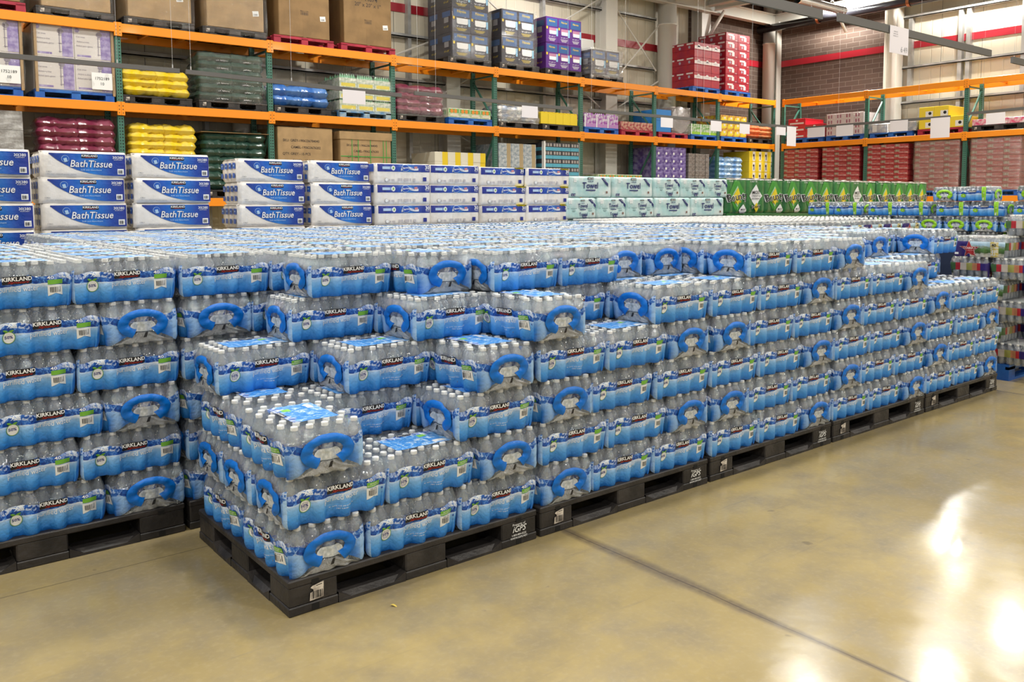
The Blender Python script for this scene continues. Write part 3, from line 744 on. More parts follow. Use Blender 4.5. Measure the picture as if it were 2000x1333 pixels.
def wrap_mb():
    mb = MB(); cr_ = .028
    for face in range(4):
        half = (HX if face in (0, 2) else HY)-cr_
        n = 40 if face in (0, 2) else 26
        rows = []
        jit = random.Random(face)
        ph = [jit.uniform(0, 6) for _ in range(4)]
        for z in ZR:
            row = []
            for i in range(n+1):
                u = -half+2*half*i/n
                row.append((side_pt(face, u, z, 0), (u/(2*(half+cr_))+.5, z/.2)))
            # corner arc to next face
            rows.append(row)
        for j in range(len(ZR)-1):
            o = len(mb.v); nn = n+1
            if j == 0:
                base = o
                for r_ in rows: mb.v += [p for p, _ in r_]
            for i in range(n):
                a = base+j*nn+i
                mb.face((a, a+1, a+1+nn, a+nn), 0 if face in (0, 2) else 1, [rows[j][i][1], rows[j][i+1][1], rows[j+1][i+1][1], rows[j+1][i][1]], True)
    # corners
    cs = [(HX-cr_, -HY+cr_, -90, 0, 1), (HX-cr_, HY-cr_, 0, 1, 2), (-HX+cr_, HY-cr_, 90, 2, 3), (-HX+cr_, -HY+cr_, 180, 3, 0)]
    for cx_, cy_, a0, fa, fb in cs:
        base = len(mb.v); K = 6
        for z in ZR:
            la = (HX if fa in (0, 2) else HY)-cr_; lb = (HX if fb in (0, 2) else HY)-cr_
            p0 = Vector(side_pt(fa, la, z)); p1 = Vector(side_pt(fb, -lb, z))
            l = lean(z); c = Vector(((cx_)*(1-l*2.5), cy_*(1-l*2.5), z))
            r0 = (p0-c); r1 = (p1-c)
            for k in range(K+1):
                t = k/K; a = math.radians(a0+90*t)
                r = r0.length*(1-t)+r1.length*t
                mb.v.append((c.x+r*math.cos(a), c.y+r*math.sin(a), z))
        for j in range(len(ZR)-1):
            for k in range(K):
                a = base+j*(K+1)+k
                f_ = fa if k < K/2 else fb
                uu = lambda kk: ((1-.06+.06*kk/3) if k < K/2 else .06*(kk-3)/3)
                mb.face((a, a+1, a+K+2, a+K+1), 0 if f_ in (0, 2) else 1, [(uu(k), ZR[j]/.2), (uu(k+1), ZR[j]/.2), (uu(k+1), ZR[j+1]/.2), (uu(k), ZR[j+1]/.2)], True)
    # top sheet resting on the caps
    def top(a, b):
        x = (-HX+.026)+(2*HX-.052)*a; y = (-HY+.026)+(2*HY-.052)*b
        dm = min(math.hypot(x-bx, y-by) for bx, by, _, _ in BOT)
        return (x, y, .1995-max(0, dm-.012)*.10+(0 if .02 < a < .98 and .02 < b < .98 else -.003))
    mb.grid(top, 40, 30, 2, True, lambda a, b: (a, b))
    return mb
FILM = [film_mat('printed_film_long', 'long'), film_mat('printed_film_end', 'end'), film_mat('printed_film_top', 'top')]
WRAP_ME = wrap_mb().mesh('water_bottle_pack', FILM)

def label_mb(lod=0, faces=(0, 2), what='abcdt'):
    """lettering and badges on the long faces: a lettering, b brand badge, c recycled badge, d barcode flag, t top"""
    mb = MB()
    for face in faces:
        f1 = lambda u, z: side_pt(face, u, z, .0022); f2 = lambda u, z: side_pt(face, u, z, .0030); f3 = lambda u, z: side_pt(face, u, z, .0038)
        if 'b' in what:
            put2d(mb, rect2d(.112, .033, 12, 2), f1, (.004, .107), .03, 0)
            put2d(mb, text2d('KIRKLAND', .0235, .022), f3, (.004, .1205), .03, 1)
            put2d(mb, text2d('Signature', .0125, .004, .5, 1.7), f3, (.006, .1105), .03, 2)
        if 'a' in what:
            put2d(mb, text2d('purified water', .035, -.001, 0, .76), f2, (.010, .074), .03, 1)
            if not lod:
                put2d(mb, text2d('with minerals added for taste', .0095), f2, (.012, .060), .03, 6)
                put2d(mb, text2d('40 - 16.9 FL OZ (500 mL) BOTTLES', .0070), f2, (.014, .046), .03, 1)
                put2d(mb, text2d('NET 5.28 GAL', .0070), f2, (.014, .036), .03, 1)
                for bu, bz, br in ((.196, .080, .0042), (.204, .066, .0034), (.199, .060, .0030)): put2d(mb, disc2d(br, 8), f1, (bu, bz), 0, 7)
        if 'c' in what:
            put2d(mb, disc2d(.027, 20, .92), f1, (-.143, .078), 0, 3); put2d(mb, disc2d(.0243, 20, .92), f2, (-.143, .078), 0, 1)
            put2d(mb, text2d('50%', .0185, .02), f3, (-.143, .0735), .08, 4)
            if not lod:
                put2d(mb, text2d('MADE WITH', .0052, .01), f3, (-.143, .090), .08, 4)
                put2d(mb, text2d('RECYCLED', .0062, .01), f3, (-.143, .0665), .08, 4); put2d(mb, text2d('PLASTIC', .0062, .01), f3, (-.143, .0600), .08, 4)
            for sgn in (-1, 1): put2d(mb, poly2d([(0, 0), (sgn*.006, -.001), (sgn*.019, .006), (sgn*.020, .012), (sgn*.010, .011), (sgn*.002, .006)]), f2, (-.145, .101), 0, 3)
        if 'd' in what:
            put2d(mb, text2d('40', .0185, .01, 0, 1.45), f2, (.130, .1215), .03, 1); put2d(mb, rect2d(.060, .020, 6, 1), f1, (.149, .0985), .03, 3)
            if not lod: put2d(mb, text2d('RECYCLABLE', .0062, .01), f2, (.149, .110), .03, 5); put2d(mb, text2d('BOTTLES AND CAPS', .0062, .01), f2, (.149, .1025), .03, 5)
            V = []; n = 6
            for i in range(n+1): x = -.030+.060*i/n; V += [(x, .012*(1-abs(x)/.030)), (x, .047)]
            put2d(mb, (V, [(2*i, 2*i+2, 2*i+3, 2*i+1) for i in range(n)]), f1, (.149, .048), .03, 5)
            put2d(mb, bars2d(.044, .024, 15, 5), f2, (.149, .0625), .03, 0)
            if not lod: put2d(mb, text2d('ITEM 1479786', .006, .01), f2, (.149, .0885), .03, 0)
    if 't' in what:
        fn = lambda u, v: (u, v, .2012)
        put2d(mb, rect2d(.075, .022), fn, (.0, .072), 0, 0); put2d(mb, text2d('KIRKLAND', .015, .02), lambda u, v: (u, v, .2016), (.0, .078), 0, 1)
    return mb
LBM = [BLACK, WHITE, RED, GREEN, NAVY, P('white_panel', (.80, .81, .80), .45), P('sky_ink', (.10, .34, .72), .4), P('bubble_ink', (.01, .08, .42), .4)]
NEAR_LB = [(n_, label_mb(0, (f_,), w_).mesh(n_, LBM)) for f_ in (0, 2) for w_, n_ in (('a', 'printed_lettering'), ('b', 'brand_badge'), ('c', 'recycled_badge'), ('d', 'barcode_flag'))]+[('top_badge', label_mb(0, (), 't').mesh('top_badge', LBM))]; MID_LB = {f_: [(n_, label_mb(1, (f_,), w_).mesh(n_, LBM)) for w_, n_ in (('a', 'printed_lettering'), ('b', 'brand_badge'), ('c', 'recycled_badge'), ('d', 'barcode_flag'))] for f_ in (0, 2)}

handle_blue = P('blue_handle_film', (.001, .15, .60), .38, spec=.35, coat=.08, bump=.35, bscale=24)
def handle_mb(face):
    mb = MB(); A0, A1 = math.radians(-56), math.radians(243)
    cu, cz = .010, .091
    def ring(t, s_):
        a = A0+(A1-A0)*t
        ro = (.112, .069); ri = (.064, .031)
        rx = ri[0]+(ro[0]-ri[0])*s_; rz = ri[1]+(ro[1]-ri[1])*s_
        thick = 1
        if a < 0: rx = rx*1.0; rz *= 1.0
        u = cu+rx*math.cos(a); z = cz+rz*math.sin(a)
        z = max(z+.004*(1-s_), .018)
        b = .006+.007*math.sin(PI*s_)**.8+.006*max(0, math.sin(a))
        uu = max(-HY+.012, min(HY-.012, u))
        p = Vector(side_pt(face, uu, min(max(z, .002), .165), b+.002*math.sin(9*a)))
        # strap twists slightly outwards at its crown
        return p
    mb.grid(ring, 34, 6, 0, True)
    mb.grid(lambda t, s_: ring(t, s_)-Vector((0.0016, 0, 0))*(-1 if face == 3 else 1), 34, 6, 0, True, flip=True)
    # black tear mark below the opening
    put2d(mb, poly2d([(-.011, -.012), (.004, -.010), (.011, .013), (-.001, .011)]), lambda u, z: side_pt(face, u, z, .0125), (.018, .040), 0, 1)
    # crumpled clear skirt under the opening
    def skirt(a, b):
        wdt = .03+.10*(1-b)**1.3
        u = .014+(a-.5)*2*wdt; z = .004+.048*b
        return side_pt(face, u, z, .0045+.005*math.sin(a*19+b*7)*(1-b*.4)*.8)
    mb.grid(skirt, 26, 8, 2, True)
    def pane(a, b):      # taut film inside the opening
        u = cu+(a-.5)*2*.058*math.sqrt(max(.0, 1-((b-.45)/.75)**2)); return side_pt(face, u, .056+.046*b, .0035+.0012*math.sin(a*60))
    mb.grid(pane, 24, 4, 3, True)
    return mb
def crumple_mat():
    m = bpy.data.materials.new('clear_crumpled_film'); m.use_nodes = True
    nt = m.node_tree; nt.nodes.clear(); N = NT(nt); out = N.n('ShaderNodeOutputMaterial'); tc = N.n('ShaderNodeTexCoord')
    nb = N.bump(N.noise(tc.outputs['Object'], 55, 4, .7), 1.0, .03)
    tr = N.n('ShaderNodeBsdfTransparent'); gl = N.n('ShaderNodeBsdfGlossy'); gl.inputs['Roughness'].default_value = .12; N.L.new(nb, gl.inputs['Normal'])
    df = N.n('ShaderNodeBsdfDiffuse'); df.inputs[0].default_value = (.82, .87, .92, 1); N.L.new(nb, df.inputs['Normal'])
    a = N.n('ShaderNodeMixShader'); a.inputs[0].default_value = .5; N.L.new(tr.outputs[0], a.inputs[1]); N.L.new(df.outputs[0], a.inputs[2])
    b = N.n('ShaderNodeMixShader'); b.inputs[0].default_value = .35; N.L.new(a.outputs[0], b.inputs[1]); N.L.new(gl.outputs[0], b.inputs[2])
    N.L.new(b.outputs[0], out.inputs[0]); return m
CRUMP = crumple_mat()
HAND = {f: handle_mb(f).mesh('carry_handle', [handle_blue, BLACK, CRUMP, P('taut_clear_film', (.50, .56, .62), .2, metal=.25, bump=.4, bscale=40, var=.5, vscale=60, vcol=(.75, .80, .85))]) for f in (3, 1)}
BOTTLE_ME = bottle_mb(14).mesh('bottle', [clear_plastic, bot_label]); CAP_ME = cap_mb(14).mesh('cap', [cap_white])
_b = MB(); _c = MB()
for bx, by, _, _ in BOT:
    _b.add(bottle_mb(9, True, (bx, by, 0))); _c.add(cap_mb(8, (bx, by, 0)))
BOTS_ME = _b.mesh('bottles', [clear_plastic, bot_label]); CAPS_ME = _c.mesh('caps', [cap_white])

def add_pack(loc, rz, label, lod, group='shrink-wrapped water packs'):
    o = link('water_bottle_pack', WRAP_ME, None, loc, rz, label, 'water pack', group)
    if lod == 0:
        for n_, m_ in NEAR_LB: link(n_, m_, o)
    else:
        for n_, m_ in MID_LB[2 if abs(rz) > 1 else 0]: link(n_, m_, o)
        if loc[2] > 1: link('top_badge', NEAR_LB[-1][1], o)
    for f in (3, 1): link('carry_handle', HAND[f], o)
    if lod == 0:
        for bx, by, _, _ in BOT:
            b = link('bottle', BOTTLE_ME, o, (bx, by, 0)); link('cap', CAP_ME, b)
    else:
        link('bottles', BOTS_ME, o); link('caps', CAPS_ME, o)
    return o

# ------------------------------------------------------------------ the block of pallets of water
ZL = [.142+.2*i for i in range(7)]
PX = lambda k: 1.262*k
def slots(pat):
    W_, L_ = .347, .451
    if pat == 'A':
        return [('E', 0, .0), ('E', 0, .5)]+[('L', W_+i*L_, j*W_) for j in range(3) for i in range(2)]
    return [('E', 2*L_-.004, .0), ('E', 2*L_-.004, .5)]+[('L', i*L_, j*W_) for j in range(3) for i in range(2)]
LAYN = ['bottom', 'second', 'third', 'fourth', 'fifth', 'top']
ROWY = [0, 1.15, 2.24, 3.32, 4.40]
FAR = []
def pal_name(r, k):
    if r == 0: return ['nearest half-emptied pallet', 'second pallet along the aisle', 'third pallet along the aisle', 'fourth pallet along the aisle', 'last low pallet along the aisle'][k]
    if r == 1 and k == -1: return 'pallet at the left edge'
    ks = ['leftmost', 'first', 'second', 'third', 'fourth', 'fifth'][k+1]
    return '%s pallet of the %s row back' % (ks, ['', 'second', 'third', 'fourth', 'rearmost'][r])
def where(t, x, y):
    c = x+(.17 if t == 'E' else .22); fy = 'front' if y < .1 else ('middle' if y < .6 else 'rear')
    return fy+(' left' if c < .3 else ' centre-left' if c < .6 else ' centre-right' if c < .85 else ' right')
PACKS = []
def slot_list(r, k, pat, l, keep):
    for t, x, y in slots(pat):
        if not keep(t, x, y): continue
        PACKS.append((r, k, l, t, x, y))
near = lambda a, b: abs(a-b) < .06
# nearest pallet: stepped
gone0 = {3: [('L', .347, 0)],
         4: [('L', 0, 0), ('L', 0, .347), ('L', .451, 0)],
         5: [('E', 0, 0), ('E', 0, .5), ('L', .347, 0), ('L', .798, 0), ('L', .347, .347)],
         6: [('E', .898, 0), ('L', 0, 0), ('L', 0, .347), ('L', 0, .694), ('L', .451, 0), ('L', .451, .347)]}
def gone(lst): return lambda t, x, y: not any(t == a and near(x, b) and near(y, c) for a, b, c in lst)
for l in range(1, 7):
    pat = 'A' if l % 2 else 'B'
    g = gone(gone0.get(l, []))
    slot_list(0, 0, pat, l, g)
    # second pallet
    if l <= 3: k1 = lambda t, x, y: y < .1
    elif l == 4: k1 = lambda t, x, y: True
    elif l == 5: k1 = gone([('L', .347, 0)])
    else: k1 = gone([('E', .898, 0), ('L', 0, 0), ('L', .451, 0)])
    slot_list(0, 1, pat, l, k1)
    pat2 = 'B' if l % 2 else 'A'
    k2 = (lambda t, x, y: y < .1) if l <= 4 else (lambda t, x, y: True) if l == 5 else gone([('E', 0, 0)])
    slot_list(0, 2, pat2, l, k2)
    k3 = (lambda t, x, y: y < .1) if l <= 4 else (lambda t, x, y: True) if l == 5 else gone([('L', .347, 0), ('L', .798, 0), ('L', .798, .347)])
    slot_list(0, 3, pat2, l, k3)
    if l <= 3: k4 = lambda t, x, y: y < .1
    elif l == 4: k4 = lambda t, x, y: True
    elif l == 5: k4 = lambda t, x, y: y > .3
    else: k4 = lambda t, x, y: (t == 'E' and y > .3) or (t == 'L' and x > .7 and y > .3) or (t == 'L' and y > .6)
    slot_list(0, 4, pat2, l, k4)
    # second row
    slot_list(1, -1, pat2, l, (lambda t, x, y: y < .1 or x < .1) if l < 6 else (lambda t, x, y: True))
    slot_list(1, 0, pat, l, (lambda t, x, y: y < .1 and x < .5) if l < 6 else (lambda t, x, y: True))
for k in range(1, 5): slot_list(1, k, 'AB'[k % 2], 6, lambda t, x, y: True)
slot_list(1, 4, 'A', 5, lambda t, x, y: y < .1)
for r in (2, 3, 4):
    for k in range(-1 if r < 3 else 0, 5 if r < 4 else 5):
        slot_list(r, k, 'AB'[(k+r) % 2], 6, lambda t, x, y: True)
def pack_pos(p):
    r, k, l, t, x, y = p
    w_, d_ = (.343, .449) if t == 'E' else (.449, .343)
    return Vector((PX(k)+x+w_/2, ROWY[r]+y+d_/2, ZL[l-1]))
PACKS.sort(key=lambda p: (pack_pos(p)-CPOS).length)
NVIS = 296
rj = random.Random(3)
for n, p in enumerate(PACKS):
    r, k, l, t, x, y = p
    c = pack_pos(p); d = (c-CPOS).length
    jx = rj.uniform(-.006, .006); jy = rj.uniform(-.010, .004) if y < .1 else rj.uniform(-.004, .004); jr = rj.uniform(-.012, .012)
    if (r, k, l, t) == (0, 0, 3, 'E') and y < .1: jx, jy, jr = -.015, -.025, -.02
    if (r, k, l, t) == (0, 1, 5, 'E') and y < .1: jx, jy = -.06, -.02
    c.x += jx; c.y += jy; c.z += .0004
    rz = jr+((PI/2) if t == 'E' else 0)     # E packs show an end to the aisle
    if n >= NVIS: FAR.append((c, rz)); continue
    lab = 'blue water pack, %s of %s layer, %s' % (where(t, x, y), LAYN[l-1], pal_name(r, k))
    add_pack(c, rz, lab, 0 if d < LOD_D else 1)
# the farthest packs, beyond what one could count one by one
if FAR:
    mb = MB()
    for c, rz in FAR:
        M = Matrix.Translation(c) @ Matrix.Rotation(rz, 4, 'Z')
        for bx, by, _, _ in BOT:
            mb.add(cap_mb(6), M @ Matrix.Translation((bx, by, 0)))
            q = MB(); q.lathe([(.0302, .12), (.0280, .150), (.0215, .167), (.0118, .183)], 6, (bx, by, 0), mi=1); mb.add(q, M)
        q = MB(); q.box(-HX+.004, -HY+.004, .001, HX-.004, HY-.004, .12, 2); mb.add(q, M)
        q = MB(); q.poly([(-.13, -.1, .1998), (.13, -.1, .1998), (.13, .1, .1998), (-.13, .1, .1998)], 3)
        q.uv[-1] = [(.2, .17), (.8, .17), (.8, .77), (.2, .77)]; mb.add(q, M)
    o = mb.build('water_bottle_packs', [cap_white, clear_plastic, P('far_print', (.05, .28, .7), .35), FILM[2]])
    tag(o, 'far rear tops of the blue water packs in front of the tissue', 'water packs', None, 'stuff')
for k in range(5):
    add_pallet(PX(k), 0, ['black plastic pallet under the half-emptied water stack nearest the camera', 'black plastic pallet second along the aisle, torn barcode at its left', 'black plastic pallet third along the aisle under water packs', 'black plastic pallet fourth along the aisle under water packs', 'black plastic pallet last along the aisle beside the blue pallet'][k])
add_pallet(PX(-1), ROWY[1], 'black plastic pallet at the left edge of the photo', tags=False)
add_pallet(PX(0), ROWY[1], 'black plastic pallet in the dark gap behind the nearest pallet', tags=False)
# ------------------------------------------------------------------ goods helpers
def wrap_mat(name='stretch_wrap', op=.12, gl=.16):
    m = bpy.data.materials.new(name); m.use_nodes = True
    nt = m.node_tree; nt.nodes.clear(); N = NT(nt); out = N.n('ShaderNodeOutputMaterial'); tc = N.n('ShaderNodeTexCoord')
    mp = N.n('ShaderNodeMapping'); mp.inputs['Rotation'].default_value = (.25, .35, 0); mp.inputs['Scale'].default_value = (2, 2, 9); N.L.new(tc.outputs['Object'], mp.inputs[0])
    nz = N.noise(mp.outputs[0], 2.4, 5, .65); nb = N.bump(nz, 1.0, .06)
    tr = N.n('ShaderNodeBsdfTransparent'); g_ = N.n('ShaderNodeBsdfGlossy'); g_.inputs['Roughness'].default_value = .15; N.L.new(nb, g_.inputs['Normal'])
    df = N.n('ShaderNodeBsdfDiffuse'); df.inputs[0].default_value = (.8, .8, .8, 1)
    a = N.n('ShaderNodeMixShader'); N.put(a.inputs[0], N.m('MULTIPLY', N.ramp(nz, [(.45, (.2, .2, .2)), (.7, (1, 1, 1))]), op*2)); N.L.new(tr.outputs[0], a.inputs[1]); N.L.new(df.outputs[0], a.inputs[2])
    b = N.n('ShaderNodeMixShader'); b.inputs[0].default_value = gl; N.L.new(a.outputs[0], b.inputs[1]); N.L.new(g_.outputs[0], b.inputs[2])
    N.L.new(b.outputs[0], out.inputs[0]); return m
SWRAP = wrap_mat('stretch_wrap', .03, .09); SWRAP_H = wrap_mat('heavy_stretch_wrap', .13, .22)
# pallets on the racks
def wood_pallet(L=1.12, W=1.0, H=.142):
    mb = MB(); n = 7
    for k in range(n): mb.box(0, k*(W-.1)/(n-1), H-.02, L, k*(W-.1)/(n-1)+.1, H, 0)
    for x in (0, L/2-.06, L-.13):
        for y in (0, W/2-.06, W-.13): mb.box(x, y, .02, x+.13, y+.13, H-.02, 0)
    for y in (0, W/2-.05, W-.1): mb.box(0, y, 0, L, y+.1, .02, 0)
    mb.box(0, 0, H-.045, L, .03, H-.02, 0)
    return mb
WP = {}
def rack_pallet(kind, x, y, z, rz, label, L=1.12):
    cols = {'black': None, 'blue': P('blue_pallet_paint', (.01, .09, .42), .5, var=.5, vscale=5, vcol=(.02, .16, .55)), 'red': P('red_pallet_paint', (.32, .01, .035), .5, var=.5, vscale=5, vcol=(.45, .02, .05)), 'pale': P('worn_blue_pallet', (.35, .47, .52), .7, var=.8, vscale=7, vcol=(.05, .22, .5))}
    key = (kind, round(L, 2))
    if key not in WP:
        WP[key] = pallet_mesh(L, 1.0).mesh('pallet', [blackp, darkhole]) if kind == 'black' else wood_pallet(L).mesh('pallet', [cols[kind]])
    o = link('plastic_pallet' if kind == 'black' else 'wooden_pallet', WP[key], None, (x, y, z), rz, label, 'pallet', '%s pallets on the racks' % kind)
    if kind == 'black': link('barcode_sticker', STICK_ME, o, (.06, 0, .045))
    return o
MESH = {}
def bag_mesh(key, w_, d_, h_, mats, txt=None, seed=0, band=None):
    """filled flat bag: pillow with crimped ends"""
    if key in MESH: return MESH[key]
    r = random.Random(seed); mb = MB(); ph = [r.uniform(0, 6) for _ in range(6)]
    def surf(a, b, top):
        x = (a-.5)*w_; y = (b-.5)*d_
        e = (1-abs(2*a-1)**8)**.5*(1-abs(2*b-1)**8)**.45 if 0 < a < 1 and 0 < b < 1 else 0
        bul = e*h_/2*(1+.16*math.sin(a*9+ph[0])+.12*math.sin(b*8+ph[1])+.09*math.sin(a*23+b*17+ph[2]))
        crk = .010*math.sin(a*31+ph[4]+b*9)*math.sin(b*26+ph[5])*e
        return (x*(1-.03*math.sin(b*14+ph[3])), y*(1-.04*math.sin(a*13+ph[0])), crk+h_/2+(bul if top else -min(bul, h_/2)))
    mb.grid(lambda a, b: surf(a, b, True), 24, 16, 0, True, lambda a, b: (a, b)); mb.grid(lambda a, b: surf(a, b, False), 24, 16, 0, True, lambda a, b: (a, b), True)
    me = mb.mesh('bag', mats); MESH[key] = me; return me
def facing(rz):
    return rz
def bag_stack(name, x0, x1, y, z, ncol, nlay, h_, mats, label, group, side=False, d_=.62, text=None, drop=()):
    """bags in ncol columns; faces -y, or -x when side"""
    wtot = x1-x0; w_ = wtot/ncol
    for l in range(nlay):
        for c in range(ncol):
            if (l, c) in drop: continue
            me = bag_mesh((name, (l*3+c) % 3), w_*1.10, d_, h_*1.38, mats, None, (l*3+c) % 3)
            u = x0+w_*(c+.5)+R_.uniform(-.015, .015); v = y+d_/2+R_.uniform(-.01, .03)
            pos = (u, v, z+l*h_) if not side else (y+d_/2, u, z+l*h_)
            lab = '%s, %s of %d, %s column' % (label, ['lowest', 'second from bottom', 'third from bottom', 'fourth', 'fifth', 'sixth', 'seventh', 'eighth', 'ninth'][l] if l < nlay-1 else 'topmost', nlay, (['only'] if ncol == 1 else ['left', 'right'])[c])
            o = link(name, me, None, pos, (-PI/2 if side else 0)+R_.uniform(-.03, .03), lab, 'bag', group)
            if text:
                k = (name, 'txt')
                if k not in MESH:
                    m2 = MB(); put2d(m2, text2d(text[0], text[1], .01), plane_fn((0, -d_*.47, h_*.30), (1, 0, 0), (0, .55, .8)), (w_*.12, 0), 0, 0); MESH[k] = m2.mesh('printed_text', [text[2]])
                link('printed_text', MESH[k], o)
def shell(x0, x1, y0, y1, z0, z1, label, mat=None, name='stretch_wrap'):
    """crinkled film pulled round a load"""
    mb = MB(); cx, cy_ = (x0+x1)/2, (y0+y1)/2; r = random.Random(int(x0*100)); ph = [r.uniform(0, 6) for _ in range(4)]
    pts = []
    N_ = 64
    for k in range(N_):
        t = k/N_*4; s_ = int(t); f = t-s_
        c = [(x0, y0), (x1, y0), (x1, y1), (x0, y1), (x0, y0)]
        pts.append((c[s_][0]+(c[s_+1][0]-c[s_][0])*f, c[s_][1]+(c[s_+1][1]-c[s_][1])*f))
    o = len(mb.v); nz = 9
    for j in range(nz):
        z = z0+(z1-z0)*j/(nz-1)
        for k, (x, y) in enumerate(pts):
            d = .012*math.sin(k*1.7+j*1.1+ph[0])+.008*math.sin(k*.9-j*2.3+ph[1])
            mb.v.append((x+(x-cx)*d, y+(y-cy_)*d, z))
    for j in range(nz-1):
        for k in range(N_): mb.face((o+j*N_+k, o+j*N_+(k+1) % N_, o+(j+1)*N_+(k+1) % N_, o+(j+1)*N_+k), 0, None, True)
    return mb.build(name, mat or SWRAP, label=label, cat='stretch wrap', group='clear stretch wrap round the pallet loads')
def carton_mesh(key, w_, d_, h_, mats, deco=None):
    if key in MESH: return MESH[key]
    mb = MB(); mb.box(-w_/2, 0, 0, w_/2, d_, h_, 0, .006)
    if deco: deco(mb, w_, d_, h_)
    MESH[key] = mb.mesh('carton', mats); return MESH[key]
def F_(w_, h_, off=.0015): return plane_fn((0, -off, 0), (1, 0, 0), (0, 0, 1))
def S_(w_, d_, off=.0015): return plane_fn((-w_/2-off, d_/2, 0), (0, -1, 0), (0, 0, 1))
PL_ROW = ['bottom row', 'second row', 'third row', 'fourth row', 'fifth row', 'sixth row', 'seventh row', 'eighth row', 'ninth row', 'tenth row']
PL_COL = {1: [''], 2: [' left', ' right'], 3: [' left', ' middle', ' right'], 4: [' far left', ' centre-left', ' centre-right', ' far right'], 5: [' far left', ' second left', ' middle', ' second right', ' far right']}
def carton_stack(name, me, x0, y, z, w_, h_, ncol, nrow, label, cat, group, side=False, gap=.004, sgn=1, skip=(), depth=None, ndeep=1):
    for r in range(nrow):
        for c in range(ncol):
            if (r, c) in skip: continue
            for q in range(ndeep):
                u = x0+(w_+gap)*(c+.5); v = y+q*(depth or 0)
                j = R_.uniform(-.003, .003)
                pos = (u, v+j, z+r*h_) if not side else (y+q*(depth or 0)+j, x0-(w_+gap)*(c+.5), z+r*h_)
                lab = '%s, %s%s%s' % (label, 'top row' if (r == nrow-1 and nrow > 1) else PL_ROW[r], PL_COL[min(ncol, 5)][min(c, 4)], ', behind' if q else '')
                link(name, me, None, pos, -PI/2 if side else R_.uniform(-.006, .006), lab, cat, group)

# ------------------------------------------------------------------ back rack goods
YB = YR+.02
kraft = P('kraft_cardboard', (.30, .18, .075), .7, var=.25, vscale=3, bump=.1, bscale=8); kraft2 = P('pale_cardboard', (.44, .29, .14), .65, var=.2, vscale=4)
ink = P('brown_ink', (.05, .035, .03), .6); tapec = P('parcel_tape', (.45, .34, .2), .25)
T1 = Z2+.145; T2 = Z1+.145; T0 = Z0+.145
def big_box(x0, x1, y, z, h_, mat, label, deco, d_=.94, name='cardboard_box'):
    mb = MB(); w_ = x1-x0; mb.box(0, 0, 0, w_, d_, h_, 0, .01); mb.box(w_*.47, -.001, 0, w_*.53, d_, h_+.001, 0)
    o = mb.build(name, [mat]); o.location = (x0, y, z); tag(o, label, 'cardboard box', 'large cardboard boxes on the top rack level' if z > 4 else None)
    if deco:
        m2 = MB(); deco(m2, w_, h_); m2.build('printed_text', [ink, WHITE, BLACK, P('green_strap', (.05, .35, .06), .4)], o)
    return o
def txt_at(lines):
    def f(mb, w_, h_):
        for t, sz, x, z, mi in lines: put2d(mb, text2d(t, sz, .008), plane_fn((0, -.003, 0), (1, 0, 0), (0, 0, 1)), (x*w_, z), 0, mi)
    return f
def lbl(mb, x, z, w_=.11, h_=.09, rot=.12):
    fn = plane_fn((0, -.003, 0), (1, 0, 0), (0, 0, 1)); put2d(mb, rect2d(w_, h_), fn, (x, z), rot, 1)
    fn = plane_fn((0, -.004, 0), (1, 0, 0), (0, 0, 1)); put2d(mb, bars2d(w_*.7, h_*.35, 9, 2), fn, (x, z+.012), rot, 2)
rack_pallet('red', .05, YB, Z2, 0, 'red wooden pallet at the top left corner of the photo')
big_box(.15, 1.1, YB, T1, 1.2, kraft, 'cardboard box on the red pallet at the far top left, mostly out of frame', None)
big_box(1.38, 2.36, YB, T1, 1.15, kraft2, 'stretch-wrapped pale cardboard box, first whole one at top left', lambda mb, w_, h_: lbl(mb, .8, .2)); rack_pallet('black', 1.30, YB, Z2, 0, 'black pallet under the wrapped box at top left')
shell(1.34, 2.40, YB-.03, YB+.97, T1-.1, T1+1.16, 'clear film round the first pale box at top left')
big_box(2.62, 3.62, YB, T1, 1.15, kraft2, 'stretch-wrapped pale cardboard box numbered 1744575', lambda mb, w_, h_: (txt_at([('1744575', .14, .32, .44, 0)])(mb, w_, h_), lbl(mb, .82, .33))); rack_pallet('black', 2.55, YB, Z2, 0, 'black pallet under the box numbered 1744575')
shell(2.58, 3.66, YB-.03, YB+.97, T1-.1, T1+1.16, 'clear film round the box numbered 1744575')
big_box(3.88, 4.88, YB, T1, 1.15, kraft2, 'plain pale cardboard box with white label in the second bay, wrapped', lambda mb, w_, h_: lbl(mb, .86, .26)); rack_pallet('black', 3.80, YB, Z2, 0, 'black pallet under the third wrapped box of the top level')
shell(3.84, 4.93, YB-.03, YB+.97, T1-.1, T1+1.16, 'clear film round the third pale box on the top level')
def fbox(mb, w_, h_):
    txt_at([('3M    Filtrete', .12, .48, 1.08, 0), ('STK / ITM', .05, .5, .98, 0), ('1744674', .12, .5, .83, 0), ('20" x 20" x 1"', .10, .5, .72, 0), ('Made in USA', .03, .5, .46, 0)])(mb, w_, h_)
    put2d(mb, bars2d(.14, .05, 12, 4), plane_fn((0, -.003, 0), (1, 0, 0), (0, 0, 1)), (.5*w_, .40), 0, 0); lbl(mb, w_-.13, .33)
big_box(5.16, 6.15, YB, T1, 1.25, kraft, 'tall brown box numbered 1744674 on a red pallet, left one', fbox); rack_pallet('red', 5.06, YB, Z2, 0, 'red pallet under the left tall brown box', 1.17)
big_box(6.45, 7.47, YB, T1, 1.25, kraft, 'tall brown box numbered 1744674 nearest the rack upright, right one', fbox); rack_pallet('red', 6.38, YB, Z2, 0, 'red pallet under the right tall brown box', 1.17)
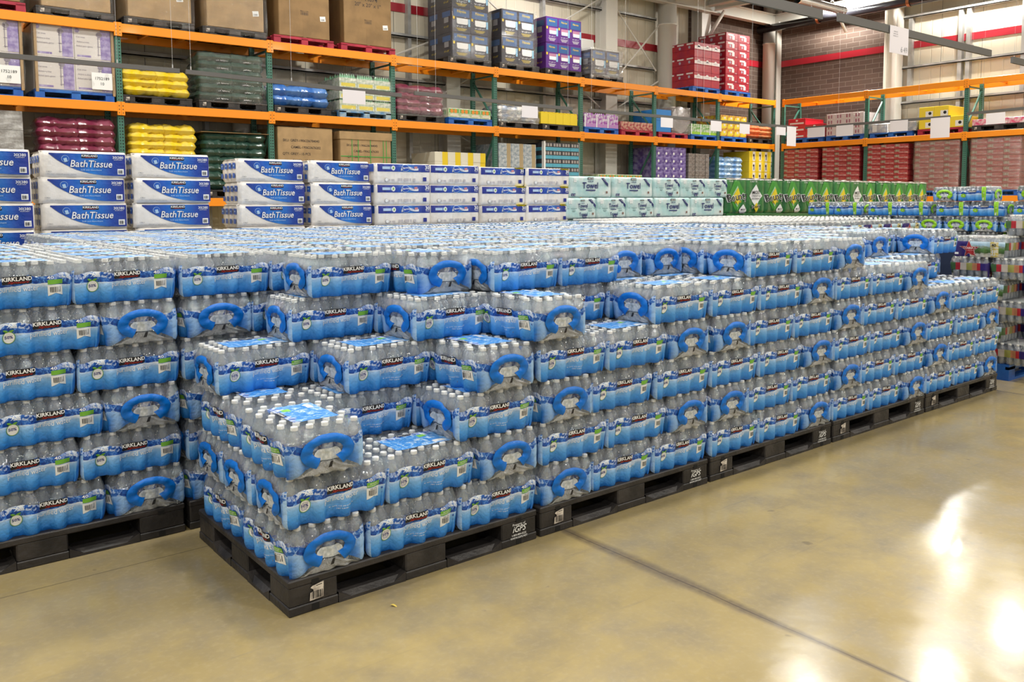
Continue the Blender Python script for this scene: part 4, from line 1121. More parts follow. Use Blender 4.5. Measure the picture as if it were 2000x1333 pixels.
# filter cartons
def filt(base, name):
    bl = P('filter_blue', (.03, .10, .28), .35); yl = P('filter_yellow', (.75, .55, .02), .4); lb = P('filter_light_blue', (.25, .52, .75), .4); pk = P('filter_pink', (.45, .2, .32), .4)
    def deco(mb, w_, d_, h_):
        f = F_(w_, h_); g = F_(w_, h_, .003)
        put2d(mb, rect2d(w_*.86, h_*.30), f, (0, h_*.64), 0, 2); put2d(mb, text2d('Filtrete', w_*.17, .01), g, (0, h_*.80), 0, 3)
        put2d(mb, rect2d(w_*.62, h_*.20), g, (.02, h_*.38), 0, 1 if base != 'purple' else 5); put2d(mb, rect2d(w_*.55, h_*.13), F_(w_, h_, .004), (.02, h_*.34), 0, 1)
        put2d(mb, rect2d(.045, .055), g, (-w_*.42, h_*.52), 0, 3); put2d(mb, rect2d(.05, h_*.30), g, (w_*.42, h_*.28), 0, 4)
        put2d(mb, text2d('16" x 25" x 1"' if base == 'dark' else '16" x 20" x 1"', w_*.10, .01), g, (0, h_*.22), 0, 1)
        for k in range(3): put2d(mb, rect2d(w_*(.6-.1*k), .008), g, (0, h_*(.16-.04*k)), 0, 3 if base == 'dark' else 1)
        s1 = S_(w_, d_); s2 = S_(w_, d_, .003)
        for yy in (-.24, .24):
            put2d(mb, rect2d(.30, h_*.22), s1, (yy, h_*.66), 0, 2); put2d(mb, rect2d(.16, h_*.22), s2, (yy, h_*.42), 0, 6); put2d(mb, text2d('16" x 25"', .05, .01), s2, (yy, h_*.22), 0, 3)
    bm = P('filter_carton_dark', (.018, .018, .035), .35, coat=.2) if base == 'dark' else P('filter_carton_purple', (.10, .02, .22), .35, coat=.2)
    return [bm, WHITE, bl, yl, lb, pk, GREY], deco
m_, dc = filt('dark', '')
me = carton_mesh('filtd', .46, .92, .50, m_, dc); me2 = carton_mesh('filtd2', .45, .92, .57, m_, dc)
m_, dc = filt('purple', ''); me3 = carton_mesh('filtp', .355, .92, .57, m_, dc)
rack_pallet('black', 8.80, YB, Z2, 0, 'black pallet under the tallest wrapped filter stack'); carton_stack('filter_carton', me, 8.92, YB+.01, T1, .46, .50, 2, 3, 'dark Filtrete filter carton in the tallest wrapped stack'.replace('Filtrete ', ''), 'carton', 'dark filter cartons')
shell(8.86, 9.90, YB-.03, YB+.99, T1-.06, T1+1.52, 'clear film round the tallest dark filter stack', SWRAP)
rack_pallet('black', 10.14, YB, Z2, 0, 'black pallet under the second dark filter stack'); carton_stack('filter_carton', me2, 10.2, YB+.01, T1, .45, .57, 2, 2, 'dark filter carton in the second stack of two by two', 'carton', 'dark filter cartons')
shell(10.16, 11.16, YB-.03, YB+.99, T1-.06, T1+1.18, 'clear film round the second dark filter stack', SWRAP)
rack_pallet('black', 11.44, YB, Z2, 0, 'black pallet under the purple filter cartons'); carton_stack('filter_carton', me3, 11.46, YB+.01, T1, .355, .57, 3, 2, 'purple filter carton beside the dark filter stack', 'carton', 'purple filter cartons')
rack_pallet('black', 12.80, YB, Z2, 0, 'black pallet under the short filter stack'); carton_stack('filter_carton', me2, 12.88, YB+.01, T1, .45, .57, 2, 1, 'dark filter carton in the short single-row stack', 'carton', 'dark filter cartons')
shell(12.84, 13.86, YB-.03, YB+.99, T1-.08, T1+.60, 'clear film sagging round the short filter stack', SWRAP_H)
mb = MB(); mb.box(0, 0, 0, .40, .40, .30, 0, .01); o = mb.build('white_carton', P('white_board', (.68, .66, .62), .6)); o.location = (12.92, YB+.4, T1+.572); tag(o, 'white carton standing on top of the short filter stack', 'carton')
# red cartons
redc = P('red_carton', (.42, .018, .03), .4, coat=.2, var=.35, vscale=6, vcol=(.30, .01, .04))
def rdeco(rows):
    def deco(mb, w_, d_, h_):
        f = F_(w_, h_); g = F_(w_, h_, .003)
        if rows:
            put2d(mb, rect2d(w_*.98, h_*.42), f, (0, h_*.10), 0, 1); put2d(mb, disc2d(h_*.20, 10, 1.4), f, (0, h_*.52), 0, 1); put2d(mb, rect2d(w_*.5, h_*.07), g, (0, h_*.3), 0, 2)
        else:
            put2d(mb, rect2d(w_*.46, h_*.22), f, (-.06, h_*.62), 0, 1); put2d(mb, rect2d(w_*.2, h_*.5), g, (.05, h_*.2), 0, 1); put2d(mb, disc2d(h_*.17, 8), g, (-.08, h_*.4), 0, 2)
        put2d(mb, text2d('ITEM', h_*.16, .01), g, (w_*.34, h_*.08), 0, 1)
        for yy in (-.32, 0, .32):
            put2d(mb, rect2d(.22, h_*.2), S_(w_, d_), (yy, h_*.70), 0, 1); put2d(mb, disc2d(h_*.2, 10), S_(w_, d_), (yy-.02, h_*.36), 0, 2)
    return deco
mer = carton_mesh('redA', .345, .95, .19, [redc, P('cream_print', (.75, .68, .66), .4), P('silver_print', (.42, .36, .45), .4)], rdeco(True)); mer0 = carton_mesh('redA0', .345, .95, .19, [redc], None)
mer2 = carton_mesh('redB', .52, .95, .22, [redc, P('cream_print', (1, 1, 1)), P('silver_print', (1, 1, 1))], rdeco(False))
rack_pallet('blue', 16.5, YB, Z2, 0, 'blue pallet under the wide red carton stack'); rack_pallet('blue', 17.84, YB, Z2, 0, 'blue pallet under the tall red carton stack')
for r in range(6): carton_stack('red_carton', mer if r % 2 else mer0, 16.56, YB+.005, T1+r*.19, .345, .19, 3, 1, 'red carton in the wide stack near the brick corner, layer %d' % (r+1), 'carton', 'red cartons on the top level')
carton_stack('red_carton', mer2, 17.86, YB+.005, T1, .52, .22, 2, 7, 'red carton in the tall stack near the brick corner', 'carton', 'red cartons on the top level')
# middle level
wb = P('white_purple_board', (.66, .62, .60), .5, coat=.25); pur = P('purple_print', (.22, .16, .42), .45, var=.5, vscale=14, vcol=(.42, .36, .6)); gp = P('grey_print', (.25, .22, .28), .5)
def wdeco(mb, w_, d_, h_):
    f = F_(w_, h_); g = F_(w_, h_, .003)
    put2d(mb, rect2d(w_*.28, h_*.96), f, (w_*.33, h_*.02), 0, 1); put2d(mb, rect2d(w_*.36, h_*.06), f, (-w_*.25, h_*.06), 0, 1)
    put2d(mb, text2d('Cat tree', h_*.075, .005), g, (-w_*.33, h_*.64), 0, 2); put2d(mb, text2d('Arbre a chat', h_*.07, .005), g, (-w_*.27, h_*.50), 0, 2); put2d(mb, text2d('Arbol para gatos', h_*.07, .005), g, (-w_*.23, h_*.37), 0, 2)
    put2d(mb, disc2d(h_*.07, 12), g, (-w_*.42, h_*.86), 0, 1)
    for k in range(3): put2d(mb, rect2d(w_*.10, h_*.02), g, (w_*.15, h_*(.15+.25*k)), 0, 2)
    put2d(mb, rect2d(w_*.02, h_*.7), g, (w_*.13, h_*.12), 0, 2); put2d(mb, disc2d(h_*.09, 9), g, (w_*.16, h_*.78), 0, 2)
mew = carton_mesh('cat', .545, .92, .50, [wb, pur, gp], wdeco)
for x0, nm in ((-.02, 'first'), (1.26, 'second')):
    rack_pallet('blue', x0-.02, YB, Z1, 0, 'blue pallet under the %s white and purple stack from the left' % nm); carton_stack('white_carton', mew, x0, YB+.01, T2, .545, .50, 2, 2, 'white and purple carton in the %s stack from the left' % nm, 'carton', 'white and purple cartons')
    for xx in (x0-.012, x0+1.075):
        m2 = MB(); m2.box(0, 0, 0, .045, .006, 1.05); m2.box(0, 0, 0, .006, .045, 1.05); o = m2.build('corner_board', kraft2); o.location = (xx, YB-.004, T2-.05); tag(o, 'cardboard corner board on the %s edge of the %s white stack' % ('left' if xx < x0+.1 else 'right', nm), 'corner board', 'cardboard corner boards')
    m2 = MB(); f = plane_fn((0, 0, 0), (1, 0, 0), (0, 0, 1)); put2d(m2, rect2d(.30, .26), f, (0, 0), 0, 0); g = plane_fn((0, -.002, 0), (1, 0, 0), (0, 0, 1)); put2d(m2, text2d('1752189', .062, .003), g, (0, .15), 0, 1); put2d(m2, text2d('10', .062, .003), g, (0, .07), 0, 1)
    o = m2.build('paper_label', [WHITE, BLACK]); o.location = (x0+.92, YB-.035, T2+.04); tag(o, 'white paper sheet reading 1752189 on the %s white carton stack' % nm, 'paper label', 'paper sheets numbered 1752189')
    shell(x0-.03, x0+1.13, YB-.03, YB+.96, T2-.02, T2+1.01, 'clear film round the %s white and purple stack' % nm)
shiny = dict(coat=.6, bump=.6, bscale=9)
yb = P('yellow_bag', (.85, .60, .01), .3, var=.6, vscale=7, vcol=(.80, .62, .12), **shiny); dg = P('dark_green_bag', (.015, .055, .04), .28, var=.7, vscale=4, vcol=(.035, .08, .06), **shiny)
bb = P('blue_bag', (.02, .13, .50), .28, var=.8, vscale=4, vcol=(.10, .25, .60), **shiny); mr = P('maroon_bag', (.16, .012, .045), .28, var=.8, vscale=4, vcol=(.26, .06, .10), **shiny)
ob_ = P('orange_bag', (.75, .13, .03), .35, var=.5, vscale=6, vcol=(.8, .35, .15), **shiny); lbg = P('light_blue_bag', (.12, .32, .68), .3, var=.8, vscale=5, vcol=(.5, .68, .85), **shiny)
gb_ = P('grey_blue_bag', (.16, .24, .38), .28, var=.9, vscale=6, vcol=(.6, .58, .55), **shiny); pkb = P('pink_pack', (.62, .06, .16), .35, var=.8, vscale=12, vcol=(.7, .6, .6), **shiny)
rack_pallet('black', 2.47, YB, Z1, 0, 'black pallet under the yellow bags, middle level'); bag_stack('yellow_bag', 2.52, 3.54, YB+.01, T2, 2, 3, .125, [yb], 'yellow bag on the middle level', 'yellow bags on the middle level')
rack_pallet('black', 3.70, YB, Z1, 0, 'black pallet under the tall dark green bags, middle level', 1.2); bag_stack('dog_food_bag', 3.74, 4.84, YB+.01, T2, 2, 6, .13, [dg], 'dark green dog food bag, middle level', 'dark green dog food bags', text=('ADULT DOG', .055, WHITE))
shell(3.70, 4.88, YB-.04, YB+.9, T2-.03, T2+.80, 'glossy film round the dark green bags, middle level')
rack_pallet('black', 5.03, YB, Z1, 0, 'black pallet under the blue and white bags'); bag_stack('blue_bag', 5.02, 6.10, YB+.01, T2, 2, 2, .16, [bb], 'crumpled blue bag on the middle level', 'blue bags on the middle level')
# clear bottle cases with green caps
clg = P('green_tint_case', (.40, .50, .36), .25, var=.8, vscale=18, vcol=(.70, .72, .62), coat=.5, bump=.5, bscale=20)
def cdeco(mb, w_, d_, h_):
    put2d(mb, rect2d(w_*.8, h_*.36), F_(w_, h_), (0, h_*.12), 0, 1)
    for k in range(7):
        for q in range(4):
            mb.lathe([(.028, h_-.01), (.026, h_+.03), (.011, h_+.06), (.011, h_+.075)], 7, (-w_/2+.045+k*(w_-.09)/6, .05+q*.2, 0), mi=2)
mec = carton_mesh('clear', .37, .9, .18, [clg, P('yellow_label', (.75, .62, .05), .4), P('green_bottle', (.18, .42, .25), .2, coat=.5)], cdeco)
rack_pallet('pale', 6.33, YB, Z1, 0, 'worn pale blue pallet under the clear bottle cases'); carton_stack('bottle_case', mec, 6.33, YB+.01, T2, .37, .21, 3, 3, 'clear bottle case with green bottles', 'bottle case', 'clear cases of green bottles')
shell(6.30, 7.46, YB-.03, YB+.94, T2-.03, T2+.68, 'crinkled film round the clear bottle cases')
rack_pallet('black', 7.58, YB, Z1, 0, 'black pallet under the maroon bags, middle level'); bag_stack('maroon_bag', 7.60, 8.68, YB+.01, T2, 2, 4, .135, [mr], 'maroon bag on the middle level', 'maroon bags on the middle level')
shell(7.57, 8.72, YB-.03, YB+.84, T2-.03, T2+.52, 'glossy film round the maroon bags, middle level')
def stripe_deco(c1, c2):
    def d(mb, w_, d_, h_):
        put2d(mb, rect2d(w_*.9, h_*.4), F_(w_, h_), (0, h_*.5), 0, 1); put2d(mb, rect2d(w_*.7, h_*.2), F_(w_, h_, .003), (0, h_*.15), 0, 2)
        for k in range(2): put2d(mb, disc2d(h_*.22, 8), F_(w_, h_, .004), (-w_*.2+k*w_*.35, h_*.68), 0, 3)
        put2d(mb, rect2d(d_*.8, h_*.5), S_(w_, d_), (0, h_*.3), 0, 1)
    return d
def simple_cases(key, w_, d_, h_, base, c1, c2, c3): return carton_mesh(key, w_, d_, h_, [base, c1, c2, c3], stripe_deco(0, 0))
lg = P('light_green_case', (.45, .55, .30), .35, coat=.4, var=.6, vscale=10, vcol=(.75, .74, .62)); g2_ = P('leaf_green_print', (.12, .40, .10), .4); crm = P('cream_panel', (.72, .66, .52), .4); orr = P('orange_print', (.75, .25, .03), .4)
rack_pallet('blue', 8.80, YB, Z1, 0, 'blue pallet under the pale green cases'); carton_stack('food_case', simple_cases('lgc', .27, .9, .19, lg, g2_, crm, orr), 8.80, YB+.01, T2, .27, .19, 4, 1, 'pale green printed case', 'case', 'pale green cases')
rack_pallet('black', 10.10, YB, Z1, 0, 'black pallet under the blue and clear bags'); bag_stack('clear_blue_bag', 10.12, 11.20, YB+.01, T2, 2, 2, .145, [gb_], 'blue and clear bag on the middle level', 'blue and clear bags')
shell(10.08, 11.22, YB-.03, YB+.8, T2-.03, T2+.28, 'glossy film round the blue and clear bags', SWRAP_H)
yc = P('yellow_case', (.80, .60, .02), .4, coat=.2); rack_pallet('black', 11.35, YB, Z1, 0, 'black pallet under the yellow cases')
mey = carton_mesh('yc', .22, .9, .25, [yc, P('yellow_dark', (.5, .33, .02), .4)], lambda mb, w_, d_, h_: (mb.box(-w_/2+.02, 0, h_, -w_/2+.09, d_, h_+.02, 0), mb.box(w_/2-.09, 0, h_, w_/2-.02, d_, h_+.02, 0), put2d(mb, rect2d(w_*.4, .03), S_(w_, d_), (0, .04), 0, 1)))
carton_stack('yellow_case', mey, 11.30, YB+.01, T2, .22, .25, 5, 1, 'plain bright yellow case with crenellated top', 'case', 'bright yellow cases')
pp_ = P('purple_pack', (.30, .04, .38), .3, var=.8, vscale=14, vcol=(.65, .6, .68), **shiny); ppk = P('lilac_tray', (.45, .22, .5), .5)
def ppd(mb, w_, d_, h_):
    put2d(mb, rect2d(w_, h_*.28), F_(w_, h_), (0, 0), 0, 1); put2d(mb, rect2d(.03, h_), F_(w_, h_, .003), (-w_/2+.02, 0), 0, 2)
    for k in range(5): mb.lathe([(.03, h_-.005), (.018, h_+.03), (.0, h_+.045)], 6, (-w_/2+.06+k*(w_-.12)/4, .08, 0), mi=0)
mep = carton_mesh('pp', .37, .9, .30, [pp_, ppk, WHITE], ppd)
rack_pallet('blue', 12.64, YB, Z1, 0, 'blue pallet under the purple packs'); carton_stack('purple_pack', mep, 12.64, YB+.01, T2, .37, .30, 3, 1, 'purple pack in a lilac tray', 'pack', 'purple packs in lilac trays')
rp = P('crimson_pack', (.32, .02, .05), .3, var=.8, vscale=13, vcol=(.62, .42, .30), **shiny)
rack_pallet('red', 13.87, YB, Z1, 0, 'red pallet under the crimson packs'); carton_stack('crimson_pack', carton_mesh('rp', .22, .9, .19, [rp], None), 13.87, YB+.01, T2, .22, .19, 5, 1, 'crimson snack pack', 'pack', 'crimson snack packs')
bc = P('bright_blue_box', (.02, .22, .62), .35, coat=.3); rack_pallet('red', 15.2, YB, Z1, 0, 'red pallet under the blue boxes and wrapped roll')
carton_stack('blue_box', carton_mesh('bc', .56, .9, .28, [bc, WHITE], lambda mb, w_, d_, h_: put2d(mb, disc2d(.05, 10), S_(w_, d_), (0, h_*.5), 0, 1)), 15.12, YB+.01, T2, .56, .28, 1, 2, 'bright blue box beside the grey wrapped roll', 'box', 'bright blue boxes')
mb = MB(); mb.lathe([(0, 0), (.33, 0), (.34, .02), (.34, .6), (.33, .62), (0, .62)], 32); o = mb.build('film_roll', P('grey_wrapped_roll', (.20, .18, .16), .25, coat=.5, bump=.5, bscale=14)); o.rotation_euler = (-PI/2, 0, 0); o.location = (16.06, YB+.02, T2+.345); tag(o, 'large dark grey wrapped roll lying on its side by the blue boxes', 'roll')
shell(15.70, 16.42, YB, YB+.7, T2-.03, T2+.66, 'film wrapping the large grey roll', SWRAP_H)
gw = P('green_white_pack', (.55, .62, .50), .35, var=.9, vscale=16, vcol=(.10, .32, .04), coat=.4)
rack_pallet('blue', 16.46, YB, Z1, 0, 'blue pallet under the green and white packs'); carton_stack('green_pack', carton_mesh('gw', .37, .9, .27, [gw, P('lime', (.30, .55, .05), .4), WHITE], lambda mb, w_, d_, h_: (put2d(mb, rect2d(w_, h_*.25), F_(w_, h_), (0, 0), 0, 1), put2d(mb, rect2d(.03, h_), F_(w_, h_, .003), (-w_/2+.02, 0), 0, 2))), 16.46, YB+.01, T2, .37, .27, 3, 1, 'green and white pack left of the yellow ones', 'pack', 'green and white packs')
yr = P('yellow_red_pack', (.72, .52, .04), .35, var=.9, vscale=11, vcol=(.45, .10, .05), **shiny)
rack_pallet('blue', 17.70, YB, Z1, 0, 'blue pallet under the yellow and red packs'); carton_stack('yellow_red_pack', carton_mesh('yr', .285, .9, .19, [yr, P('yellow_label', (1, 1, 1)), crm], lambda mb, w_, d_, h_: (put2d(mb, rect2d(w_*.7, h_*.5), F_(w_, h_), (0, h_*.2), 0, 1), put2d(mb, rect2d(w_*.3, h_*.3), F_(w_, h_, .003), (w_*.1, h_*.45), 0, 2))), 17.68, YB+.01, T2, .285, .19, 4, 3, 'yellow and red pack near the corner', 'pack', 'yellow and red packs')
rack_pallet('black', 18.92, YB, Z1, 0, 'black pallet under the orange bags'); bag_stack('orange_bag', 18.94, 20.04, YB+.01, T2, 1, 3, .11, [ob_], 'long orange bag at the back rack end', 'orange bags at the rack end', d_=.8)
# low level
greyw = P('grey_wrapped_goods', (.22, .21, .20), .3, coat=.6, bump=.8, bscale=14, var=.6, vscale=5, vcol=(.5, .5, .5))
def low(kind, x, lab, L=1.12): rack_pallet(kind, x, YB, Z0, 0, lab, L)
low('black', -.05, 'black pallet under the grey wrapped load, low level'); carton_stack('wrapped_case', carton_mesh('gwc', .55, .9, .29, [greyw]), -.05, YB+.01, T0, .55, .29, 2, 4, 'grey film-wrapped case at the far left, low level', 'case', 'grey wrapped cases')
low('black', 1.25, 'black pallet under the maroon bags, low level'); bag_stack('maroon_bag', 1.28, 2.34, YB+.01, T0, 2, 8, .13, [mr], 'maroon bag on the low level', 'maroon bags on the low level')
low('black', 2.55, 'black pallet under the yellow bags, low level'); bag_stack('yellow_bag', 2.58, 3.64, YB+.01, T0, 2, 8, .128, [yb], 'yellow bag on the low level', 'yellow bags on the low level')
low('black', 3.75, 'black pallet under the dark green bags, low level'); bag_stack('dog_food_bag', 3.78, 4.86, YB+.03, T0, 2, 7, .138, [dg], 'dark green dog food bag, low level', 'dark green dog food bags, low level')
mb = MB(); mb.box(3.72, YB, T0+.98, 4.92, YB+.95, T0+.99); o = mb.build('tray_lid', kraft); tag(o, 'thin cardboard lid on the dark green bags, low level', 'lid')
low('black', 5.06, 'black pallet under the shipping carton, low level')
big_box(5.08, 6.16, YB, T0, 1.14, kraft2, 'pale shipping carton with printed lines, low level', txt_at([('SKU: GREY-1906236784045', .062, .42, .88, 0), ('CAMEL-190623676202', .062, .5, .76, 0), ('QTY: GREY - 15 PCS', .062, .33, .64, 0), ('CAMEL - 15 PCS', .062, .45, .52, 0)]))
low('black', 6.28, 'black pallet under the green-strapped carton', 1.17)
def crate(mb, w_, h_):
    txt_at([('SKU: GREY-1906236784045', .058, .42, .84, 0), ('CAMEL-190623676202', .058, .5, .73, 0), ('QTY: GREY - 15 PCS', .058, .36, .62, 0)])(mb, w_, h_)
    for x in (.22, .34, .58, .84, .90): put2d(mb, rect2d(.014, h_), plane_fn((0, -.006, 0), (1, 0, 0), (0, 0, 1)), (x*w_, 0), 0, 3)
    for z in (.64, .30): put2d(mb, rect2d(w_, .014), plane_fn((0, -.007, 0), (1, 0, 0), (0, 0, 1)), (w_/2, z), 0, 3)
o = big_box(6.32, 7.42, YB, T0, 1.11, kraft2, 'pale carton bound with green straps, low level', crate)
m2 = MB(); m2.box(-.02, -.015, .97, 1.12, .955, 1.115); m2.build('box_lid', kraft2, o)
ye = P('yellow_end', (.80, .58, .02), .4); yw = P('cream_white', (.74, .70, .58), .45)
low('black', 8.4, 'black pallet under the yellow and white cartons', 1.3); carton_stack('yellow_white_carton', carton_mesh('yw', .32, .9, .20, [yw, ye], lambda mb, w_, d_, h_: (put2d(mb, rect2d(w_*.42, h_), F_(w_, h_), (w_*.28, 0), 0, 1),)), 8.45, YB+.01, T0, .32, .20, 4, 4, 'yellow and white carton, low level', 'carton', 'yellow and white cartons')
clr = P('clear_cup_sleeves', (.30, .36, .42), .22, var=.8, vscale=14, vcol=(.55, .58, .6), coat=.6, bump=.7, bscale=16)
low('black', 10.08, 'black pallet under the clear wrapped packs'); carton_stack('clear_pack', carton_mesh('clr', .35, .9, .26, [clr, P('tan_strip', (.42, .32, .18), .5)], lambda mb, w_, d_, h_: (put2d(mb, rect2d(w_*.3, h_), F_(w_, h_), (.1, 0), 0, 1))), 10.10, YB+.01, T0, .35, .26, 3, 4, 'clear glossy wrapped pack, low level', 'pack', 'clear glossy packs')
cy1 = P('black_teal_case', (.05, .05, .06), .35, coat=.3); teal = P('teal_film', (.10, .42, .58), .3, coat=.4); silv = P('can_silver', (.45, .42, .42), .35, metal=.3)
def cans(mb, w_, d_, h_):
    put2d(mb, rect2d(w_, h_*.42), F_(w_, h_), (0, 0), 0, 1)
    for k in range(3): put2d(mb, rect2d(w_*.2, h_*.35), F_(w_, h_, .003), (-w_*.3+k*w_*.3, h_*.52), 0, 2)
    put2d(mb, rect2d(d_, h_*.42), S_(w_, d_), (0, 0), 0, 1)
mcy = carton_mesh('cy', .27, .9, .185, [cy1, teal, silv], cans)
low('black', 11.36, 'black pallet under the teal and black can cases'); carton_stack('can_case', mcy, 11.38, YB+.01, T0, .27, .185, 4, 6, 'teal and black can case, low level', 'can case', 'teal and black can cases')
for xx in (11.365, 12.46):
    m2 = MB(); m2.box(0, 0, 0, .06, .006, 1.15); m2.box(0, 0, 0, .006, .06, 1.15); o = m2.build('corner_board', WHITE); o.location = (xx, YB-.006, T0-.02); tag(o, 'white corner board at the %s edge of the teal can cases' % ('left' if xx < 12 else 'right'), 'corner board', 'white corner boards')
low('black', 13.1, 'black pallet under the low green-topped cases'); carton_stack('green_case', carton_mesh('lgx', .3, .9, .21, [lg, g2_, crm, orr], stripe_deco(0, 0)), 13.1, YB+.01, T0, .3, .21, 5, 2, 'pale green case glimpsed over the paper towels', 'case', 'low green cases')
pc = P('violet_case', (.10, .06, .28), .35, coat=.4, var=.5, vscale=9, vcol=(.3, .26, .5))
low('black', 15.12, 'black pallet under the violet cases'); carton_stack('violet_case', carton_mesh('pc', .285, .9, .19, [pc, WHITE, P('violet_light', (.3, .25, .55), .4)], lambda mb, w_, d_, h_: (put2d(mb, rect2d(w_*.5, h_*.14), F_(w_, h_), (0, h_*.55), 0, 2), put2d(mb, disc2d(.035, 8), F_(w_, h_, .003), (-.05, .03), 0, 1))), 15.12, YB+.01, T0, .285, .19, 4, 6, 'violet drink case, low level', 'drink case', 'violet drink cases')
low('black', 16.36, 'black pallet under the dark grey cases', .9)
gc = P('grey_brown_case', (.16, .14, .13), .35, coat=.4, var=.5, vscale=20, vcol=(.3, .28, .26)); carton_stack('grey_case', carton_mesh('gc', .42, .9, .145, [gc, P('dark_strap', (.02, .02, .02), .5)], lambda mb, w_, d_, h_: put2d(mb, rect2d(.02, h_), F_(w_, h_), (.05, 0), 0, 1)), 16.38, YB+.01, T0, .42, .145, 2, 7, 'dark grey strapped case, low level', 'case', 'dark grey strapped cases')
low('black', 17.62, 'black pallet under the light blue bags'); bag_stack('light_blue_bag', 17.66, 18.70, YB+.02, T0, 2, 7, .13, [lbg], 'light blue bag, low level', 'light blue bags')
ywc = P('yellow_dog_carton', (.78, .58, .03), .4, coat=.2)
low('black', 18.98, 'black pallet under the yellow and white cartons by the corner'); carton_stack('yellow_dog_carton', carton_mesh('yd', .28, .9, .29, [ywc, P('carton_cream', (.75, .72, .68), .4), BLACK], lambda mb, w_, d_, h_: (put2d(mb, rect2d(w_*.42, h_*.9), F_(w_, h_), (w_*.27, h_*.05), 0, 1), put2d(mb, disc2d(.035, 9), F_(w_, h_, .003), (w_*.24, h_*.62), 0, 2), put2d(mb, rect2d(.03, .10), F_(w_, h_, .003), (w_*.28, h_*.2), 0, 2))), 18.98, YB+.01, T0, .28, .29, 4, 4, 'yellow and white carton with a small dog picture', 'carton', 'yellow cartons by the corner')
# ------------------------------------------------------------------ right-hand rack goods (facing -x)
XB = XR+.02
def rpal(kind, y1, z, lab, L=1.12): rack_pallet(kind, XB, y1, z, -PI/2, lab, L)
rcn = P('scarlet_carton', (.55, .02, .04), .35, coat=.3)
scd = lambda mb, w_, d_, h_: (put2d(mb, rect2d(w_*.8, h_*.25), F_(w_, h_), (0, h_*.15), 0, 1), put2d(mb, disc2d(h_*.15, 8, 1.5), F_(w_, h_), (0, h_*.7), 0, 1))
rpal('blue', 11.35, Z1, 'blue pallet under the scarlet cartons, right-hand rack'); carton_stack('scarlet_carton', carton_mesh('sc', .55, .9, .18, [rcn, P('cream_print', (1, 1, 1))], scd), 11.32, XB+.01, T2, .55, .18, 2, 3, 'scarlet carton on the right-hand rack', 'carton', 'scarlet cartons', side=True, skip=((2, 1),))
def pwd(mb, w_, d_, h_):
    for k in (0, 1): put2d(mb, rect2d(w_*.16, h_*.6), F_(w_, h_), (-w_*.25+k*w_*.3, h_*.2), 0, 1); put2d(mb, rect2d(w_*.04, h_*.6), F_(w_, h_, .003), (-w_*.23+k*w_*.3, h_*.2), 0, 2)
pwc = P('pink_white_carton', (.70, .60, .60), .35, coat=.4); rpal('blue', 10.12, Z1, 'blue pallet under the pink and white cartons'); carton_stack('pink_white_carton', carton_mesh('pw', .26, .9, .145, [pwc, P('dark_rose', (.25, .04, .10), .4), pkb], pwd), 10.12, XB+.01, T2, .26, .145, 4, 4, 'pink and white carton on the right-hand rack', 'carton', 'pink and white cartons', side=True)
shell(XB-.02, XB+.95, 9.05, 10.14, T2-.02, T2+.60, 'clear film round the pink and white cartons')
rpal('blue', 8.86, Z1, 'blue pallet under the blue clear packs'); carton_stack('clear_pack', carton_mesh('cbp', .40, .9, .22, [gb_, WHITE], lambda mb, w_, d_, h_: put2d(mb, rect2d(w_*.3, h_*.8), F_(w_, h_), (-.08, .02), 0, 1)), 8.86, XB+.01, T2, .40, .22, 3, 1, 'blue clear pack on the right-hand rack', 'pack', 'blue clear packs', side=True)
shell(XB-.02, XB+.9, 7.62, 8.9, T2-.02, T2+.26, 'hazy film round the blue clear packs', SWRAP_H)
rpal('red', 7.60, Z1, 'red pallet under the yellow cartons, right-hand rack'); mey2 = carton_mesh('yd2', .36, .9, .27, [ywc, P('carton_cream', (1, 1, 1)), BLACK], lambda mb, w_, d_, h_: (put2d(mb, rect2d(w_*.5, h_*.5), F_(w_, h_), (w_*.2, h_*.1), 0, 1), put2d(mb, disc2d(.04, 9), F_(w_, h_, .003), (w_*.25, h_*.4), 0, 2)))
carton_stack('yellow_carton', mey2, 7.58, XB+.01, T2, .36, .27, 3, 2, 'yellow carton with a dog picture on the right-hand rack', 'carton', 'yellow cartons on the right-hand rack', side=True, skip=((1, 2),))
rpal('black', 6.30, Z1, 'black pallet under the pink packs at the right edge', 1.2); carton_stack('pink_pack', carton_mesh('pk', .39, .9, .14, [pkb]), 6.30, XB+.01, T2, .39, .14, 3, 1, 'pink pack at the right edge', 'pack', 'pink packs on the right-hand rack', side=True)
cola = P('cola_red', (.36, .02, .03), .35, coat=.35, var=.4, vscale=8, vcol=(.5, .12, .1)); canb = P('can_tan', (.30, .20, .13), .35, metal=.2, var=.5, vscale=30, vcol=(.5, .42, .35))
def cola_d(mb, w_, d_, h_):
    V = [(-w_/2+w_*i/8, (.55+.25*math.cos(i*PI/4))*h_*(j)) for j in (0, 1) for i in range(9)]
    put2d(mb, rect2d(w_*.34, h_*.5), F_(w_, h_), (-w_*.30, h_*.42), 0, 1); put2d(mb, text2d('Coca-Cola', h_*.42, .015, .35), F_(w_, h_, .003), (w_*.14, h_*.25), 0, 2)
mco = carton_mesh('cola', .36, .95, .128, [cola, canb, P('faded_white', (.65, .5, .48), .4)], cola_d)
for s_, y1 in enumerate((11.46, 10.23, 8.92, 7.66, 6.30)):
    rpal('blue', y1, Z0, 'blue pallet under cola stack number %s from the corner' % ORD[s_])
    carton_stack('cola_case', mco, y1, XB+.01, T0, .36, .134, 3, 9, 'red cola can case, %s stack from the corner' % ORD[s_], 'cola case', 'red cola can cases', side=True)
    if s_ > 2: shell(XB-.02, XB+.98, y1-1.11, y1+.01, T0-.02, T0+1.22, 'stretch wrap round the %s cola stack from the corner' % ORD[s_], SWRAP_H)
m2 = MB()
